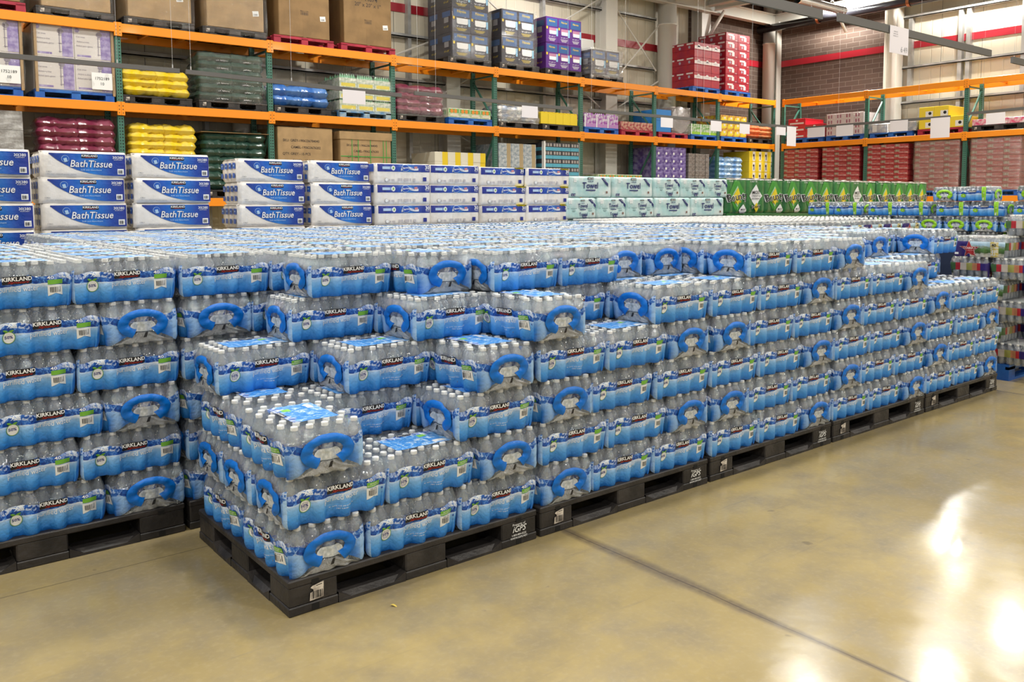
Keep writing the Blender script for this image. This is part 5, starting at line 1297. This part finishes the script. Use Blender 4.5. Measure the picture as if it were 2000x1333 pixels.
# below the low beam something must carry the eye down: nothing of it shows in the photo
# ------------------------------------------------------------------ paper goods behind the water
YM = 5.45
def film_white(name, col, var=.25, vcol=(.45, .44, .46)):
    return P(name, col, .35, coat=.45, bump=.35, bscale=18, var=var, vscale=9, vcol=vcol)
tw = film_white('tissue_film', (.88, .84, .79), .3, (.80, .76, .71)); 
def grad_mat(name, stops, axis=0):
    m = bpy.data.materials.new(name); m.use_nodes = True; nt = m.node_tree; b = nt.nodes['Principled BSDF']; N = NT(nt)
    sx = N.n('ShaderNodeSeparateXYZ'); N.L.new(N.n('ShaderNodeUVMap').outputs[0], sx.inputs[0]); N.put(b.inputs['Base Color'], N.ramp(sx.outputs[axis], stops))
    b.inputs['Roughness'].default_value = .32; b.inputs['Coat Weight'].default_value = .5; b.inputs['Coat Roughness'].default_value = .1
    tc = N.n('ShaderNodeTexCoord'); N.L.new(N.bump(N.noise(tc.outputs['Object'], 16, 4), .5, .02), b.inputs['Normal']); N.L.new(N.bump(N.noise(tc.outputs['Object'], 12, 3), .6, .02), b.inputs['Coat Normal'])
    return m
blue_g = grad_mat('tissue_blue_print', [(0, (.006, .02, .22)), (.3, (.008, .10, .50)), (.55, (.01, .20, .66)), (.8, (.008, .06, .38)), (1, (.006, .02, .24))])
def roll_pack(w_, d_, h_, ncol, nrow=1, mat=0, dep=.012):
    """soft pack whose film shows the columns of rolls inside"""
    mb = MB(); hw = w_/2
    def fr(a, b):
        u = (a-.5)*w_; z = b*h_
        bulge = dep*(1-abs(math.cos(PI*a*ncol)))**.6
        e = .05*max(0, (abs(2*a-1)-.93)/.07)**2
        ez = .025*(max(0, (abs(2*b-1)-.86)/.14))**2
        rb = .004*abs(math.sin(PI*b*nrow)) if nrow > 1 else 0
        return Vector((u*(1-.0*ez), -bulge+e+ez+.012-rb, z))
    mb.grid(fr, ncol*8, 10*nrow, mat, True, lambda a, b: (a, b))
    def sd(sgn):
        def f(a, b):
            y = a*d_; z = b*h_; n_ = max(2, int(d_/.12)); bu = dep*.8*(1-abs(math.cos(PI*a*n_)))**.6
            e = .05*max(0, (abs(2*a-1)-.90)/.10)**2; ez = .02*(max(0, (abs(2*b-1)-.86)/.14))**2
            return (sgn*(hw+bu-e-ez-.012+.0), y+.03, z)
        return f
    mb.grid(sd(-1), 16, 8, mat, True, None, True); mb.grid(sd(1), 16, 8, mat)
    mb.grid(lambda a, b: ((a-.5)*w_*.99, .03+b*d_, h_-.006+.008*math.sin(PI*a)*math.sin(PI*b)+.003*math.sin(a*31)), 16, 6, mat)
    return mb, fr
def on(fr, w_, h_, off): return lambda u, z: fr(min(max(u/w_+.5, 0), 1), min(max(z/h_, 0), 1))+Vector((0, -off, 0))
# bath tissue
BW, BH, BD = .72, .232, .46
mb, fr = roll_pack(BW, BD, BH, 5); BODY = mb.mesh('bath_tissue_pack', [tw])
def swoosh():
    mb = MB(); f1 = on(fr, BW, BH, .004); o0 = 0
    def zb(t): return .205-.190*(1-(1-t)**3.0)
    n = 44
    def g(a, b):
        t = a; u = -.295+.635*t; lo = min(.20, zb(t)); return f1(u, lo+(.212-lo)*b)
    mb.grid(g, n, 5, 0, True, lambda a, b: (a, b))
    f2 = on(fr, BW, BH, .008); f3 = on(fr, BW, BH, .012)
    put2d(mb, rect2d(.135, .036, 14, 1), f2, (.035, .172), 0, 2); put2d(mb, text2d('KIRKLAND', .028, .02), f3, (.035, .184), 0, 1); put2d(mb, text2d('Signature', .013, .004, .4, 1.7), f3, (.035, .175), 0, 3)
    put2d(mb, text2d('BathTissue', .088, .034, .22, .92), f2, (.045, .092), .0, 4); put2d(mb, text2d('BathTissue', .088, .010, .22, .92), f3, (.045, .092), .0, 1)
    put2d(mb, text2d('Soft and Absorbent', .020, .004, 0, 1.1), f3, (.045, .060), 0, 5)
    put2d(mb, text2d('30|380', .034, .010), f3, (.275, .172), 0, 1); put2d(mb, text2d('ROLLS SHEETS', .011, .004), f3, (.275, .158), 0, 1)
    put2d(mb, rect2d(.055, .050, 6, 2), f2, (.295, .030), 0, 1); put2d(mb, bars2d(.040, .03, 9, 7), f3, (.295, .038), 0, 2)
    put2d(mb, disc2d(.031, 18), f2, (-.165, .162), 0, 5); put2d(mb, disc2d(.028, 18), f3, (-.165, .162), 0, 6); put2d(mb, rect2d(.026, .034), on(fr, BW, BH, .014), (-.160, .135), .25, 5)
    put2d(mb, text2d('30 MEGA', .012, .004), f2, (-.30, .045), 0, 7); put2d(mb, text2d('2-PLY SHEETS  SEPTIC SAFE', .011, .003), f2, (-.25, .024), 0, 7); put2d(mb, text2d('380 SHEETS PER ROLL', .011, .003), f2, (-.13, .020), 0, 7)
    return mb
sk = P('pale_sky_print', (.42, .60, .80), .4)
SWO = swoosh().mesh('printed_label', [blue_g, WHITE, BLACK, RED, NAVY, sk, P('mid_blue_print', (.01, .10, .48), .4), GREY])
def side_print():
    mb = MB()
    for k in range(4):
        f = lambda u, z: (-BW/2-.006, .06+u, z)
        put2d(mb, rect2d(.075, .06), f, (.04+k*.11, .130), .04, 0); put2d(mb, rect2d(.055, .05), f, (.05+k*.11, .035), .05, 0)
        put2d(mb, rect2d(.03, .012), lambda u, z: (-BW/2-.008, .06+u, z), (.04+k*.11, .155), 0, 1)
    return mb
SPR = side_print().mesh('side_print', [P('mid_blue_print', (1, 1, 1)), sk])
def paper_stack(me, decs, x, y, w_, h_, zlast, nvis, name, label, cat, group, ndeep=1, d_=.5, jit=.012):
    """top nvis layers of a stack whose uppermost face is at zlast"""
    for l in range(nvis):
        z = zlast-(nvis-l)*h_
        for q in range(ndeep):
            pos = (x+w_/2+R_.uniform(-jit, jit), y+q*(d_+.02)+R_.uniform(-jit, jit), z)
            lab = '%s, %s' % (label, ('top layer' if l == nvis-1 else ['', 'second from top', 'third from top', 'fourth from top'][nvis-1-l]) + (', behind' if q else ''))
            o = link(name, me, None, pos, R_.uniform(-.012, .012), lab, cat, group)
            for dn, dm in decs: link(dn, dm, o)
HID = MB()
def hidden(x0, x1, y0, y1, z1, mi): HID.box(x0, y0, .142, x1, y1, z1-.001, mi, .01)
for i, (x, nm) in enumerate(((-.62, 'far left, cut by the frame'), (.16, 'second stack from the left'), (.94, 'third stack from the left'), (1.94, 'fourth stack from the left'), (2.72, 'rightmost bath tissue stack'))):
    z1 = 2.055+(.01 if i < 3 else -.01)
    paper_stack(BODY, [('printed_label', SWO), ('side_print', SPR)], x, YM+(.03 if i % 2 else 0), .735, BH, z1, 4, 'bath_tissue_pack', 'blue and white bath tissue, %s' % nm, 'bath tissue pack', 'bath tissue packs behind the water')
    hidden(x+.02, x+.70, YM+.05, YM+.5, z1-4*BH, 0)
# charmin packs
mb, frc = roll_pack(.73, .46, .235, 6, 1, 0, .016); CH = mb.mesh('toilet_roll_pack', [tw])
cb = grad_mat('charmin_blue_print', [(0, (.01, .02, .24)), (.35, (.01, .05, .36)), (.6, (.01, .15, .55)), (.8, (.01, .04, .30)), (1, (.01, .02, .24))])
def chd():
    mb = MB(); W_, H_ = .73, .235; f1 = on(frc, W_, H_, .004); f2 = on(frc, W_, H_, .008); f3 = on(frc, W_, H_, .012)
    mb.grid(lambda a, b: f1(-.345+.69*a, .142+.084*b), 48, 3, 0, True, lambda a, b: (a, b))
    put2d(mb, rect2d(.13, .030), f2, (-.225, .168), 0, 4); put2d(mb, disc2d(.028, 14), f2, (-.145, .182), 0, 1); put2d(mb, poly2d([(0, -.015), (.013, .0), (0, .020), (-.013, .0)]), f3, (-.145, .182), 0, 3)
    put2d(mb, disc2d(.040, 16, 1.3), f2, (.01, .185), 0, 4); put2d(mb, disc2d(.034, 16, 1.35), f3, (.01, .185), 0, 5)
    put2d(mb, text2d('Charmin', .034, .012, .25), on(frc, W_, H_, .017), (.01, .176), .1, 1)
    V = []; n = 10
    for i in range(n+1): x = -.05+.23*i/n; V += [(x, .152+.014*math.sin(i*.5)+i*.0022), (x, .178+.014*math.sin(i*.5)+i*.0022)]
    put2d(mb, (V, [(2*i, 2*i+2, 2*i+3, 2*i+1) for i in range(n)]), f2, (.0, .0), 0, 1); put2d(mb, text2d('Ultra Strong', .020, .01, .2), f3, (.085, .174), .08, 5); put2d(mb, rect2d(.035, .024), f3, (.150, .180), .05, 6)
    put2d(mb, text2d('30', .058, .02), f3, (.30, .176), 0, 1); put2d(mb, text2d('ROLLS', .016, .006), f3, (.30, .158), 0, 1)
    for x, w_, h_, mi in ((-.17, .075, .020, 7), (-.06, .06, .03, 7), (.04, .09, .03, 7), (.13, .03, .03, 7), (.27, .04, .045, 8)): put2d(mb, rect2d(w_, h_), f2, (x, .038), 0, mi)
    put2d(mb, disc2d(.022, 14), f2, (-.235, .050), 0, 7); put2d(mb, disc2d(.018, 14), f3, (-.235, .050), 0, 1)
    return mb
CHD = chd().mesh('printed_label', [cb, WHITE, BLACK, GREEN, P('pale_band', (.45, .60, .80), .4), P('deep_blue', (.01, .07, .42), .4), P('rose_print', (.6, .25, .25), .4), P('faint_text', (.52, .49, .50), .5), NAVY])
m2 = MB(); 
for k in range(3): put2d(m2, rect2d(.06, .06), lambda u, z: (-.73/2-.006, u, z), (.1+k*.13, .16), 0, 0)
put2d(m2, rect2d(.40, .085), lambda u, z: (-.73/2-.005, u, z), (.25, .142), 0, 0)
CHS = m2.mesh('side_print', [P('deep_blue', (1, 1, 1))])
m2 = MB(); m2.grid(lambda a, b: (.20+.15*a, -.012+.05*b, .236+.003*math.sin(a*6)), 6, 2); m2.grid(lambda a, b: on(frc, .73, .235, .008)(.20+.15*a, .221+.014*b), 6, 2); CHY = m2.mesh('yellow_flash', [P('yellow_flash', (.80, .68, .02), .4)])
for i, (x, nm) in enumerate(((3.50, 'leftmost stack'), (4.24, 'second stack from the left'), (4.98, 'third stack from the left'), (5.68, 'rightmost stack'))):
    z1 = 2.035-(.0 if i < 2 else .01)
    paper_stack(CH, [('printed_label', CHD), ('side_print', CHS)]+([('yellow_flash', CHY)] if i in (2, 3) else []), x, YM+(.04 if i in (1, 2) else 0), .735, .235, z1, 4, 'toilet_roll_pack', 'white toilet rolls with blue band, %s' % nm, 'toilet roll pack', 'toilet roll packs with a blue band')
    hidden(x+.02, x+.70, YM+.05, YM+.5, z1-4*.235, 0)
# premium towel packs
aqua = P('aqua_film', (.42, .64, .64), .35, coat=.5, bump=.4, bscale=14, var=.55, vscale=5, vcol=(.68, .76, .74))
mb, frt = roll_pack(.80, .5, .285, 6, 2, 0, .010); TW = mb.mesh('paper_towel_pack', [aqua])
mb, frs = roll_pack(.56, .5, .285, 4, 2, 0, .010); TS = mb.mesh('paper_towel_pack', [aqua])
def twd(fr_, W_, big):
    mb = MB(); H_ = .285; f1 = on(fr_, W_, H_, .004); f2 = on(fr_, W_, H_, .009); f3 = on(fr_, W_, H_, .014)
    kx = -.02 if big else .02; s_ = 1 if big else .62
    if not big: put2d(mb, rect2d(W_*.9, .012), f1, (0, .135), 0, 6)
    put2d(mb, rect2d(.115*s_, .030*s_, 12, 1), f2, (kx, .240), 0, 2); put2d(mb, text2d('KIRKLAND', .022*s_, .02), f3, (kx, .245), 0, 1)
    put2d(mb, text2d('PREMIUM', .024*s_, .006), f2, (kx, .208), 0, 4); put2d(mb, text2d('Towel', .115*s_, .022), f2, (kx, .208-.085*s_), 0, 4)
    put2d(mb, rect2d(.17*s_, .016*s_), f2, (kx, .175-.085*s_), 0, 4)
    put2d(mb, poly2d([(0, .0), (.055, -.0), (.17*.8, -.075), (.17*.8, -.12)]), f2, (W_*.22, .265), 0, 4); put2d(mb, text2d('NEW & IMPROVED', .014, .004), f3, (W_*.22+.085, .218), -.55, 1)
    put2d(mb, rect2d(.075, .036), f2, (-W_*.42 if big else W_*.1, .016), 0, 4); put2d(mb, text2d('12 160', .026, .008), f3, (-W_*.42 if big else W_*.1, .024), 0, 1)
    put2d(mb, rect2d(.028, .030), f2, (W_*.36, .055), 0, 5)
    for a in (0, 1):
        for b in (0, 1): put2d(mb, rect2d(.024, .022), f2, (-W_*.40+a*.030, .205+b*.028), 0, 1)
    if not big: put2d(mb, text2d('Towel', .06, .02), f2, (.03, .045), 0, 4); put2d(mb, rect2d(.05, .018), f2, (-.14, .105), 0, 6); put2d(mb, rect2d(.05, .018), f2, (.16, .105), 0, 6)
    return mb
tm = [aqua, WHITE, BLACK, RED, P('indigo_print', (.03, .04, .16), .4), P('brown_code', (.22, .12, .09), .5), P('grey_aqua', (.28, .42, .42), .4)]
TWD = twd(frt, .80, True).mesh('printed_label', tm); TSD = twd(frs, .56, False).mesh('printed_label', tm)
def towel(x, z, me, d, lab, y=YM, rz=0): 
    o = link('paper_towel_pack', me, None, (x, y, z), rz, 'aqua paper towel pack, '+lab, 'paper towel pack', 'aqua paper towel packs'); link('printed_label', d, o)
zt = 1.36
for x, me, d, l in ((6.82, TW, TWD, 'upper layer beside the toilet rolls'), (7.66, TW, TWD, 'upper layer, second large one from the left'), (8.37, TS, TSD, 'upper layer, first narrow one'), (8.95, TS, TSD, 'upper layer, second narrow one'), (9.50, TS, TSD, 'upper layer, narrow one beside the green packs')): towel(x, zt+.29, me, d, l)
for x, me, d, l in ((6.62, TS, TSD, 'lower layer, leftmost'), (7.20, TS, TSD, 'lower layer, second from the left'), (7.78, TS, TSD, 'lower layer, third from the left'), (8.48, TW, TWD, 'lower layer, fourth from the left'), (9.28, TW, TWD, 'lower layer, beside the green packs')): towel(x, zt, me, d, l, YM-.02)
hidden(6.42, 9.72, YM+.04, YM+.5, 1.36, 1)
# green paper towel packs
bg = P('bounty_green', (.02, .14, .035), .35, coat=.45, bump=.35, bscale=12, var=.5, vscale=4, vcol=(.04, .22, .05))
mb, frb = roll_pack(.50, .45, .56, 3, 2, 0, .012); mb.grid(lambda a, b: ((a-.5)*.49, -.004+b*.45, .560+.010*math.sin(a*9+b*3)*math.sin(PI*a)), 12, 6, 1); mb.grid(lambda a, b: on(frb, .50, .56, .010)((a-.5)*.48, .535+.028*b), 10, 2, 1); BO = mb.mesh('paper_towel_pack', [bg, tw])
def bod(kind):
    mb = MB(); W_, H_ = .50, .56; f1 = on(frb, W_, H_, .005); f2 = on(frb, W_, H_, .009); f3 = on(frb, W_, H_, .020); f4 = on(frb, W_, H_, .016)
    dia = lambda r, ry: dense2d([(0, -ry), (r, 0), (0, ry), (-r, 0)], 6, 6)
    if kind == 0:
        put2d(mb, dia(.205, .30), f1, (0, .30), 0, 1); put2d(mb, dia(.115, .17), f2, (0, .27), 0, 2); put2d(mb, dia(.095, .14), f3, (0, .27), 0, 3); put2d(mb, disc2d(.045, 12), f4, (0, .285), 0, 4)
        put2d(mb, text2d('Bounty', .17, .045), on(frb, W_, H_, .020), (.0, .210), .12, 5); put2d(mb, text2d('Bounty', .17, .006), on(frb, W_, H_, .025), (.0, .210), .12, 6)
        put2d(mb, rect2d(.16, .035), f4, (.02, .165), .1, 7); put2d(mb, text2d('12 rolls', .035, .006), f2, (-.15, .50), 0, 5)
        put2d(mb, dia(.10, .10), f2, (.15, .045+.0), 0, 5); put2d(mb, text2d('MOST', .042, .012), f4, (.15, .045), 0, 6)
    else:
        put2d(mb, dia(.165, .185), f1, (0, .28), 0, 5)
        put2d(mb, text2d('MOST', .075, .02), f3, (0, .31), 0, 6); put2d(mb, text2d('STRENGTH &', .038, .010), f3, (0, .265), 0, 6); put2d(mb, text2d('ABSORBENCY', .038, .010), f3, (0, .222), 0, 6)
        put2d(mb, dia(.06, .085), f3, (0, .09), 0, 3); put2d(mb, text2d('Bounty', .075, .05), on(frb, W_, H_, .020), (.0, .085), .12, 5); put2d(mb, text2d('Bounty', .075, .010), on(frb, W_, H_, .025), (.0, .085), .12, 6)
        put2d(mb, text2d('12 rolls = 30', .035, .006), f2, (-.07, .50), 0, 5)
    return mb
bmats = [bg, P('bright_leaf_green', (.06, .30, .04), .4), P('pale_green', (.45, .65, .45), .4), P('sun_yellow', (.80, .62, .02), .4), P('sun_orange', (.80, .28, .02), .4), WHITE, BLACK, P('olive_gold', (.45, .35, .03), .4)]
BD0 = bod(0).mesh('printed_label', bmats); BD1 = bod(1).mesh('printed_label', bmats)
x = 10.03; i = 0
while x < 16.2:
    k = 1 if i in (1, 7) else 0
    o = link('paper_towel_pack', BO, None, (x, YM+R_.uniform(-.03, .03), 1.395), R_.uniform(-.05, .05), 'dark green paper towel pack, %s from the left%s' % ((ORD+['tenth', 'eleventh', 'twelfth', 'thirteenth', 'fourteenth'])[i], ', white diamond turned forward' if k else ''), 'paper towel pack', 'dark green paper towel packs'); link('printed_label', BD1 if k else BD0, o)
    m2 = MB()
    x += .505; i += 1
hidden(9.82, 16.1, YM+.04, YM+.46, 1.395, 2)
o = HID.build('lower_stacks', [tw, aqua, bg]); tag(o, 'lower layers of the paper goods, hidden behind the water', 'paper goods', None, 'stuff')

# ------------------------------------------------------------------ other bottled water
gh = P('lime_handle_film', (.28, .62, .02), .3, spec=.5, coat=.3, bump=.4, bscale=28)
GH3 = HAND[3].copy(); GH3.materials[0] = gh; GH1 = HAND[1].copy(); GH1.materials[0] = gh
def gdeco():
    mb = MB()
    for face in (0, 2):
        f1 = lambda u, z: side_pt(face, u, z, .0035); f2 = lambda u, z: side_pt(face, u, z, .006)
        put2d(mb, rect2d(.062, .185, 5, 10), f1, (.118, .006), 0, 0); put2d(mb, rect2d(.04, .035), f2, (.118, .01), 0, 3); put2d(mb, text2d('80', .022, .01), f2, (.118, .10), 0, 3)
        put2d(mb, disc2d(.026, 14, 1.1), f1, (-.15, .075), 0, 0); put2d(mb, text2d('37', .02, .01), f2, (-.15, .068), 0, 3)
        put2d(mb, rect2d(.105, .024, 6, 1), f1, (-.03, .118), 0, 1); put2d(mb, text2d('KIRKLAND', .020, .02), f2, (-.03, .122), 0, 3)
    return mb
GDE = gdeco().mesh('printed_label', [gh, BLACK, RED, WHITE])
def gpack(x, y, z, rz, lab):
    o = link('small_bottle_pack', WRAP_ME, None, (x, y, z), rz, 'blue water pack with lime strap, '+lab, 'water pack', 'lime strapped water packs'); link('printed_label', GDE, o); link('carry_handle', GH3, o); link('carry_handle', GH1, o); link('bottles', BOTS_ME, o); link('caps', CAPS_ME, o)
# front plane at x = 10.9, facing -x
XG = 10.9; yy = 4.75; i = 0
WID = ['first', 'second', 'third', 'fourth', 'fifth', 'sixth', 'seventh', 'eighth']
while yy > 1.2:
    gpack(XG+.17, yy-.225, 1.372, -PI/2, 'second tier, %s from left' % WID[i]); yy -= .455
    if i in (1, 3, 5): yy -= .10
    i += 1
i = 0
for yy, e in ((2.80, 1), (2.44, 0), (2.0, 0), (1.60, 1)):
    if i == 3: gpack(XG+.23, 1.70-.17, 1.574, PI, 'top tier, handle out at right edge')
    elif e: gpack(XG+.23, yy-.17, 1.574, PI, 'top tier, handle out beside green towels')
    elif i == 1: gpack(XG+.17, yy-.225, 1.574, -PI/2, 'top tier, long side facing out')
    i += 1
for i in range(8):
    gpack(XG+.23, 4.31-i*.37, 1.160, 0, 'third tier down, handle out, %s from left' % WID[i])
    if i < 7: gpack(XG+.23, 4.33-i*.37, .952, 0, 'fourth tier down, handle out, %s from left' % WID[i])
mb = MB()
mb.box(XG+.04, 1.4, .142, XG+1.0, 4.5, .95, 0, .01); mb.box(XG+.48, 1.4, .95, XG+1.0, 4.5, 1.37, 0, .01)
fpr = P('dark_navy_print', (.008, .02, .06), .6); o = mb.build('lower_stacks', fpr); tag(o, 'lower layers of lime strapped water, mostly hidden', 'water packs', None, 'stuff')
# spring water with red star
def oz_mat(name, kind):
    m = bpy.data.materials.new(name); m.use_nodes = True; nt = m.node_tree; nt.nodes.clear(); N = NT(nt)
    out = N.n('ShaderNodeOutputMaterial'); uv = N.n('ShaderNodeUVMap').outputs[0]; sx = N.n('ShaderNodeSeparateXYZ'); N.L.new(uv, sx.inputs[0]); u, v = sx.outputs[0], sx.outputs[1]
    nz = N.noise(uv, 14, 3)
    if kind == 'long':
        mask = N.m('LESS_THAN', v, .74)
        land = N.ramp(N.m('ADD', v, N.m('MULTIPLY', N.m('SUBTRACT', nz, .5), .25)), [(.12, (.55, .55, .5)), (.2, (.05, .10, .03)), (.38, (.10, .22, .06)), (.5, (.28, .36, .30)), (.58, (.40, .62, .78)), (.72, (.55, .72, .85))])
        col = N.mix(N.m('LESS_THAN', u, .33), land, (.035, .02, .16)); col = N.mix(N.m('MULTIPLY', N.m('GREATER_THAN', u, .70), N.m('LESS_THAN', u, .86)), col, N.ramp(nz, [(.4, (.55, .42, .04)), (.6, (.62, .60, .50))]))
    else:
        mask = N.m('MULTIPLY', N.m('LESS_THAN', v, .70), N.m('GREATER_THAN', v, .35))
        col = N.ramp(u, [(0, (.05, .12, .04)), (.18, (.40, .02, .03)), (.3, (.5, .45, .4)), (.45, (.30, .30, .08)), (.6, (.45, .2, .1)), (.72, (.40, .02, .03)), (.8, (.035, .02, .16))], 'CONSTANT')
    b = N.n('ShaderNodeBsdfPrincipled'); N.put(b.inputs['Base Color'], col); b.inputs['Roughness'].default_value = .35
    tr = N.n('ShaderNodeBsdfTransparent'); gl = N.n('ShaderNodeBsdfGlossy'); gl.inputs['Roughness'].default_value = .15
    tc = N.n('ShaderNodeTexCoord'); N.L.new(N.bump(N.noise(tc.outputs['Object'], 40, 3), 1, .02), gl.inputs['Normal'])
    a = N.n('ShaderNodeMixShader'); a.inputs[0].default_value = .16; N.L.new(tr.outputs[0], a.inputs[1]); N.L.new(gl.outputs[0], a.inputs[2])
    x = N.n('ShaderNodeMixShader'); N.L.new(mask, x.inputs[0]); N.L.new(a.outputs[0], x.inputs[1]); N.L.new(b.outputs[0], x.inputs[2]); N.L.new(x.outputs[0], out.inputs[0]); return m
OZ = WRAP_ME.copy(); OZ.materials[0] = oz_mat('spring_water_long', 'long'); OZ.materials[1] = oz_mat('spring_water_end', 'end'); OZ.materials[2] = CRUMP
def ozd():
    mb = MB()
    for face in (0, 2):
        f1 = lambda u, z: side_pt(face, u, z, .003); f2 = lambda u, z: side_pt(face, u, z, .0045); f3 = lambda u, z: side_pt(face, u, z, .006)
        st = lambda r: dense2d([((r if k % 2 == 0 else r*.42)*math.sin(PI*k/5), (r if k % 2 == 0 else r*.42)*math.cos(PI*k/5)) for k in range(10)], 4, 6)
        put2d(mb, st(.090), f1, (-.085, .070), 0, 1); put2d(mb, st(.083), f2, (-.085, .070), 0, 2); put2d(mb, text2d('OZARKA', .027, .016, 0, 1.05), f3, (-.085, .075), 0, 1); put2d(mb, text2d('NATURAL SPRING WATER', .007, .004), f3, (-.085, .058), 0, 1)
        put2d(mb, text2d('40', .04, .015), f2, (.125, .105), 0, 4); put2d(mb, rect2d(.035, .05), f1, (.12, .02), 0, 3); put2d(mb, rect2d(.03, .02), f2, (-.19, .02), 0, 3)
    return mb
OZD = ozd().mesh('printed_label', [WHITE, P('cream_print', (1, 1, 1)), P('star_red', (.38, .02, .03), .4), P('white_panel', (1, 1, 1)), BLACK])
def ozp(x, y, z, rz, lab):
    o = link('spring_water_pack', OZ, None, (x, y, z), rz+R_.uniform(-.01, .01), 'spring water pack with red star, '+lab, 'water pack', 'spring water packs with a red star'); link('printed_label', OZD, o); link('bottles', BOTS_ME, o); link('caps', CAPS_ME, o); o.scale = (1, 1, .93)
X0 = 6.72; Y0 = .08
rack_pallet('blue', X0, Y0, 0, 0, 'blue wooden pallet under the red-star spring water at the right edge', 1.22)
for l in range(6):
    z = .1435+.187*l; ln = LAYN[l] if l < 5 else 'sixth'
    if l % 2:
        ozp(X0+.17, Y0+.29, z, -PI/2, '%s layer, near corner' % ln); ozp(X0+.60, Y0+.17, z, 0, '%s layer, facing the aisle' % ln)
    else:
        ozp(X0+.225, Y0+.50-.17+.05, z, 0, '%s layer, middle end' % ln); ozp(X0+.225, Y0+.03, z, 0, '%s layer, near corner end' % ln)
ozp(X0+.50, Y0+.03, 1.1435+.124, 0, 'single one on the topmost layer at the right edge')
mb = MB(); mb.box(X0+.50, Y0+.24, .142, X0+1.2, Y0+.55, 1.22, 0, .01); o = mb.build('water_stack_core', P('deep_plum_print', (.035, .02, .16), .4)); tag(o, 'inner packs of the spring water pallet at the right edge', 'water packs', None, 'stuff')
# spring water field beyond the blue packs
FARO = MB(); n = 0
for r, (y0, xa, xb, z) in enumerate(((2.25, 6.35, 9.95, 1.166), (3.32, 5.5, 10.2, 1.166), (4.40, 6.4, 10.4, 1.166))):
    x = xa
    while x+.45 < xb:
        for j in range(3 if r else 3):
            yy = y0+.172+j*.347
            if r == 0 and j == 0:
                ozp(x+.225, yy, z, 0, 'row seen over the blue packs, %s from the left' % (ORD+['tenth'])[n]); n += 1
            else:
                M = Matrix.Translation((x+.225, yy, z))
                for bx, by, _, _ in BOT:
                    FARO.add(cap_mb(6), M @ Matrix.Translation((bx, by, 0))); q = MB(); q.lathe([(.0302, .12), (.0280, .150), (.0215, .167), (.0118, .183)], 6, (bx, by, 0), mi=1); FARO.add(q, M)
                q = MB(); q.box(-HX+.004, -HY+.004, .001, HX-.004, HY-.004, .12, 2); FARO.add(q, M)
        x += .452
o = FARO.build('spring_water_packs', [cap_white, clear_plastic, P('deep_plum_print', (.035, .02, .16), .4)]); tag(o, 'far field of white-capped spring water tops by the green packs', 'water packs', None, 'stuff')
# what carries the visible top layers of the block
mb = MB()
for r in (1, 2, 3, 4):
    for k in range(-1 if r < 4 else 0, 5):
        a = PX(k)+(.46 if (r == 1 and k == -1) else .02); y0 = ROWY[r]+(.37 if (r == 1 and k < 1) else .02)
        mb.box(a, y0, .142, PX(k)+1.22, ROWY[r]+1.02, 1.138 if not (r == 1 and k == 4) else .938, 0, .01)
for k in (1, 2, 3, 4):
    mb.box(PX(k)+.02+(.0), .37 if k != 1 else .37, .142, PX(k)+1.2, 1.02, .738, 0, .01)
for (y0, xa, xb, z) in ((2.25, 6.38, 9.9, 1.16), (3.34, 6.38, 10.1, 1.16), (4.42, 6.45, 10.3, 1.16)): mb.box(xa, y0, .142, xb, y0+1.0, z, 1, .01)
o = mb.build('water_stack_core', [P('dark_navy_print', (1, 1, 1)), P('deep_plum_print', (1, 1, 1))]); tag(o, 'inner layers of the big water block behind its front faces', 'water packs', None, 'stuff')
# fallen yellow leaf and specks on the concrete
mb = MB(); mb.grid(lambda a, b: ((a-.5)*.035, (b-.5)*.012*math.sin(PI*min(max(a, .02), .98)), .002+.004*math.sin(a*5)), 8, 3); o = mb.build('dry_leaf', P('dry_leaf', (.6, .45, .08), .6)); o.location = (.365, -.165, 0.001); o.rotation_euler = (0, 0, -.9); tag(o, 'tiny yellow dry leaf on the floor below the nearest pallet', 'leaf')
